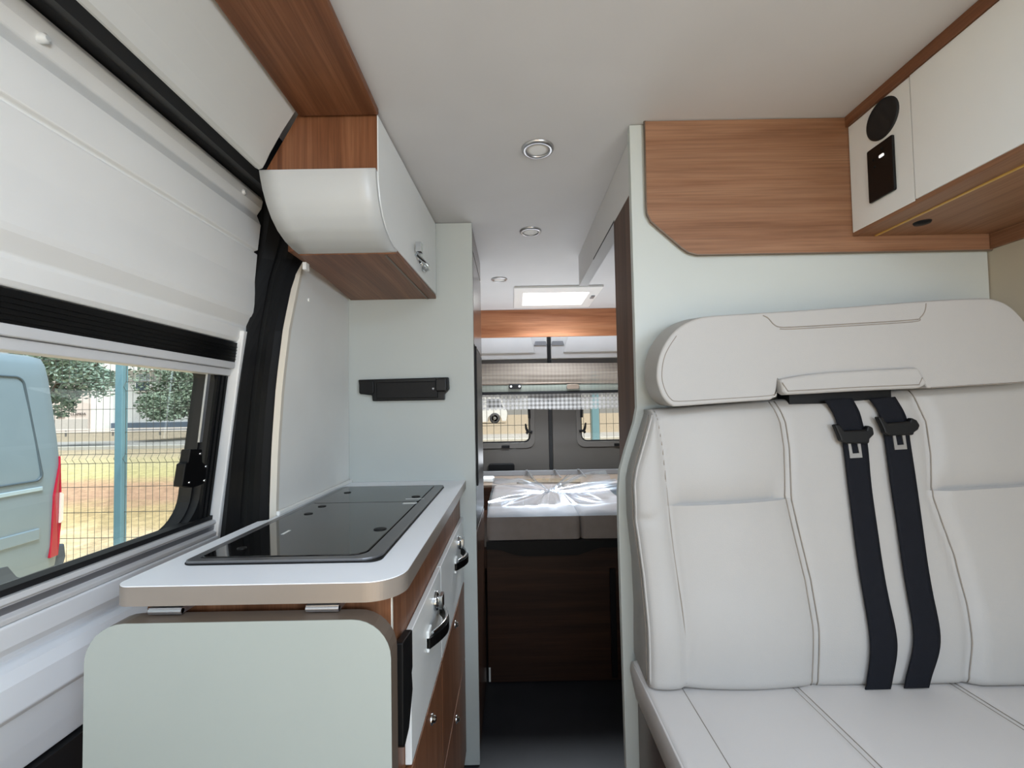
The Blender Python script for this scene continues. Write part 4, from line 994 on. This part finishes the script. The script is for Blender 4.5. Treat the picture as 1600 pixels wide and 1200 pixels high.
for k in range(12): x = wx(206+k*6); sl.box(x, x+0.12, BYd-0.33, BYd-0.31, zz_(230, 578), zz_(230, 555))
sl.build('roof_slats', wallB, bl)
w_ = MB().box(wx(207), wx(232), BYd+0.30, BYd+0.39, zz_(218, 612), zz_(218, 582)).build('window', wallW, bl)
MB().box(wx(209), wx(230), BYd+0.25, BYd+0.295, zz_(218, 610), zz_(218, 597)).build('pane', mat('dark_pane', (66, 80, 96), 0.2), w_)
MB().box(wx(209), wx(230), BYd+0.25, BYd+0.295, zz_(218, 595), zz_(218, 584)).build('pane', mat('pale_pane', (176, 190, 200), 0.2), w_)
fc = bpy.data.curves.new('lettering', 'FONT'); fc.body = 'CLAMIDA'; fc.size = 0.40; fc.extrude = 0.01
ftmp = bpy.data.objects.new('lettering_source', fc); COL.objects.link(ftmp)
bpy.context.view_layer.update()
fme = bpy.data.meshes.new_from_object(ftmp.evaluated_get(bpy.context.evaluated_depsgraph_get()))
bpy.data.objects.remove(ftmp); bpy.data.curves.remove(fc)
fo = bpy.data.objects.new('lettering', fme); COL.objects.link(fo); fo.parent = bl
tx = P(110, 649, Y=BYd-0.06); fo.location = tx-Vector(bl.location); fo.rotation_euler = (PI/2, 0, 0)
signm = mat('dark_sign_paint', (70, 58, 56), 0.8); fme.materials.clear(); fme.materials.append(signm)
lg = MB(); t0_ = P(98, 648, Y=BYd-0.06)
lg.lathe([(0.22, 0), (0.22, 0.03)], lambda u, v, h: (t0_.x-0.25+u, BYd-0.06-h, t0_.z+v*0.6), 16); lg.box(t0_.x-0.6, t0_.x+0.25, BYd-0.09, BYd-0.06, t0_.z-0.30, t0_.z-0.18)
lg.build('emblem', signm, bl)
# guard rail in front of warehouse
gr = thing('guard_rail', 'white guard rail in front of the warehouse', 'guard rail', (-40, 38, GZ))
GY = 38.0
mb = MB(); mb.box(-60, P(302, 672, Y=GY).x, GY, GY+0.08, 0.02, 0.14); mb.box(-60, P(302, 672, Y=GY).x, GY, GY+0.08, -0.16, -0.06); mb.build('rail', mat('white_rail', (238, 230, 226), 0.7), gr)
x = -58.0
while x < P(302, 672, Y=GY).x:
    MB().box(x, x+0.1, GY+0.081, GY+0.16, GZ, 0.14).build('post', M['alud'], gr); x += 4.0
# trees
leafm = []
for nm, c0, c1 in (('foliage_blue_green', (94, 120, 112), (160, 180, 166)), ('foliage_grey_green', (98, 118, 106), (162, 178, 156))):
    m, t, b = nt(nm); b.inputs['Roughness'].default_value = 0.8
    tc = t.nodes.new('ShaderNodeTexCoord'); n = t.nodes.new('ShaderNodeTexNoise'); n.inputs['Scale'].default_value = 3.0; n.inputs['Detail'].default_value = 4
    t.links.new(tc.outputs['Object'], n.inputs['Vector']); r = t.nodes.new('ShaderNodeValToRGB'); r.color_ramp.elements[0].position = .3; r.color_ramp.elements[1].position = .7
    r.color_ramp.elements[0].color = rgb(*c0); r.color_ramp.elements[1].color = rgb(*c1)
    t.links.new(n.outputs['Fac'], r.inputs['Fac']); t.links.new(r.outputs['Color'], b.inputs['Base Color']); leafm.append(m)
bark = mat('grey_bark', (84, 72, 60), 0.9, var=0.2)
def tree(x, y, zb, zt, r, label, m, nleaf, seed, tx=0.0):
    rd = random.Random(seed)
    t = thing('tree', label, 'tree', (x, y, GZ), 'trees beyond the fence')
    mb = MB(); mb.tube([(x+tx, y, GZ), (x+tx+0.05, y, GZ+0.8), (x+tx*.8, y, zb+0.4), (x, y, (zb+zt)/2)], [0.16, 0.13, 0.11, 0.05], 8)
    for k in range(6):
        a = k*1.05; mb.tube([(x+tx*.7, y, zb+0.5), (x+0.5*r*math.cos(a), y+0.5*r*math.sin(a), lerp(zb, zt, .45)), (x+0.85*r*math.cos(a), y+.85*r*math.sin(a), lerp(zb, zt, .6))], [0.07, 0.05, 0.02], 6)
    mb.build('trunk', bark, t)
    lf = MB(); blobs = []
    for k in range(26):
        a = rd.uniform(0, 2*PI); q = math.sqrt(rd.random())*r*0.78; z = lerp(zb+0.25*r, zt-0.2*r, rd.random()); blobs.append((x+q*math.cos(a), y+q*math.sin(a), z, rd.uniform(.26, .46)*r))
    for k in range(nleaf):
        bx, by, bz, br = blobs[rd.randrange(len(blobs))]
        v = Vector((rd.gauss(0, 1), rd.gauss(0, 1), rd.gauss(0, 1))).normalized()*br*rd.uniform(.5, 1.05)
        c = Vector((bx, by, bz))+v
        if c.z < zb-0.1: continue
        s = rd.uniform(.08, .15); d1 = Vector((rd.gauss(0, 1), rd.gauss(0, 1), rd.gauss(0, .6))).normalized(); d2 = d1.orthogonal().normalized()
        lf.add([c-d1*s, c+d2*s*.45, c+d1*s, c-d2*s*.45], [(0, 1, 2, 3)])
    lf.build('foliage', m, t, recalc=False)
pa = P(104, 600, Y=24); tree(pa.x, 24, 1.25, 6.0, 2.0, 'leafy tree beside the grey-blue van, seen through the side window', leafm[0], 10000, 3, -1.6)
pa = P(284, 600, Y=30); tree(pa.x, 30, 0.95, 4.6, 2.5, 'leafy tree in front of the warehouse, right of the fence post', leafm[1], 10000, 5, 1.1)
# truck far behind the rear fence
tk = thing('truck', 'white truck far beyond the fence, seen through the left rear window', 'truck', (-3.2, 53, GZ))
TKY = 52.0; c = P(773, 651, Y=TKY); tw = mat('white_truck_paint', (226, 230, 234), 0.4)
MB().prism([(c.x-6.0, -0.28), (c.x-0.85, -0.28), (c.x-0.8, 0.2), (c.x-0.45, 0.55), (c.x+0.1, 0.65), (c.x+0.6, 0.45), (c.x+0.8, 0.1), (c.x+0.85, -0.2), (c.x+1.3, -0.2), (c.x+1.5, 0.7), (c.x+1.2, 1.25), (c.x+0.7, 2.5), (c.x-1.7, 2.6), (c.x-1.75, 1.1), (c.x-6.0, 1.1)], XZ(TKY), XZ(TKY+2.2)).build('cab', tw, tk)
MB().prism([(c.x+0.2, 1.35), (c.x+1.0, 1.35), (c.x+0.55, 2.35), (c.x-0.9, 2.35), (c.x-0.9, 1.35)], XZ(TKY-0.03), XZ(TKY-0.005)).build('side_window', M['rubber2'], tk)
for dx in (0.0, -3.9):
    w = MB().lathe([(0.60, 0.25), (0.62, 0.2), (0.62, 0.05), (0.58, 0.0), (0.36, 0.0)], lambda u, v, h: (c.x+dx+u, TKY-0.06+h, GZ+0.62+v), 28).build('wheel', mat('grey_tyre', (70, 72, 78), 0.8), tk)
    MB().lathe([(0.36, 0.0), (0.30, 0.03), (0.1, -0.02), (0, -0.03)], lambda u, v, h: (c.x+dx+u, TKY-0.06+h, GZ+0.62+v), 20).build('wheel_hub', M['alud'], w)

# ================================================================== LIGHT
w = bpy.data.worlds.new('overcast'); SC.world = w; w.use_nodes = True
t = w.node_tree; bg = t.nodes['Background']
tc = t.nodes.new('ShaderNodeTexCoord'); sp = t.nodes.new('ShaderNodeSeparateXYZ'); t.links.new(tc.outputs['Generated'], sp.inputs[0])
r = t.nodes.new('ShaderNodeValToRGB'); e = r.color_ramp.elements
e[0].position = 0.0; e[0].color = (0.55, 0.54, 0.52, 1); e[1].position = 1.0; e[1].color = (0.86, 0.93, 1.0, 1)
k = e.new(0.5); k.color = (0.62, 0.61, 0.59, 1); k = e.new(0.53); k.color = (1.0, 1.0, 1.0, 1)
mr = t.nodes.new('ShaderNodeMapRange'); mr.inputs['From Min'].default_value = -1; t.links.new(sp.outputs['Z'], mr.inputs['Value']); t.links.new(mr.outputs[0], r.inputs['Fac'])
t.links.new(r.outputs['Color'], bg.inputs['Color']); bg.inputs['Strength'].default_value = 1.9
def area(nm, loc, rot, sx, sy, power, col=(1, 1, 1), spread=PI):
    l = bpy.data.lights.new(nm, 'AREA'); l.shape = 'RECTANGLE'; l.size = sx; l.size_y = sy; l.energy = power; l.color = col; l.spread = spread
    o = bpy.data.objects.new(nm, l); COL.objects.link(o); o.location = loc; o.rotation_euler = rot
    return o
LP = dict(world=0.8, sun=8.0, wind=0.0, right=28, left=2.0, dash=2.0, hatch=18, rear_fill=8, front_fill=14)
bg.inputs['Strength'].default_value = LP['world']
sl_ = bpy.data.lights.new('hazy_sun', 'SUN'); sl_.energy = LP['sun']; sl_.angle = math.radians(25); sl_.color = (1.0, 0.985, 0.96)
so = bpy.data.objects.new('hazy_sun', sl_); COL.objects.link(so); so.rotation_euler = Vector((-0.32, 0.38, -1.0)).to_track_quat('-Z', 'Y').to_euler()
def aim(nm, loc, tgt, sx, sy, power, col=(0.83, 1.0, 1.20), spread=PI):
    return area(nm, loc, (Vector(tgt)-Vector(loc)).to_track_quat('-Z', 'Y').to_euler(), sx, sy, power, col, spread)
aim('windscreen_daylight', (0.2, -1.4, 1.3), (0.2, 1.0, 1.25), 1.6, 0.8, LP['wind'])
aim('right_cab_window_daylight', (1.12, -1.25, 1.35), (-0.6, 0.5, 1.35), 0.8, 0.6, LP['right'])
aim('left_cab_window_daylight', (-0.75, -1.25, 1.35), (0.8, 0.4, 1.45), 0.8, 0.6, LP['left'])
aim('dashboard_bounce_fill', (0.2, -1.1, 0.75), (0.25, 0.6, 1.9), 1.5, 0.5, LP['dash'])  # added lamp aimed up at the ceiling, standing in for bounced light
aim('roof_hatch_daylight', (0.27, 2.7, H-0.02), (0.27, 2.7, 0), 0.36, 0.30, LP['hatch'], (0.90, 1.0, 1.10), math.radians(125))
aim('front_overhead_fill', (0.2, -0.35, H-0.01), (0.2, -0.35, 0), 0.7, 0.5, LP['front_fill'])  # added overhead fill for worktop and seat; the ceiling has no hatch here
aim('rear_door_fill', (0.28, 3.09, 1.86), (0.28, 3.42, 1.62), 1.3, 0.04, 1.1)  # added fill behind the beam to brighten the upper rear doors; no fitting there
aim('bed_bounce_fill', (0.28, 2.6, 0.95), (0.28, 2.62, 2.0), 1.2, 0.7, LP['rear_fill'], (0.95, 1.0, 1.06))  # added upward fill in mid-air to brighten the rear ceiling
SC.view_settings.view_transform = 'Standard'; SC.view_settings.look = 'None'; SC.view_settings.exposure = 0.0
SC.cycles.max_bounces = 10; SC.cycles.diffuse_bounces = 6; SC.cycles.transparent_max_bounces = 16
SC.cycles.sample_clamp_indirect = 6.0
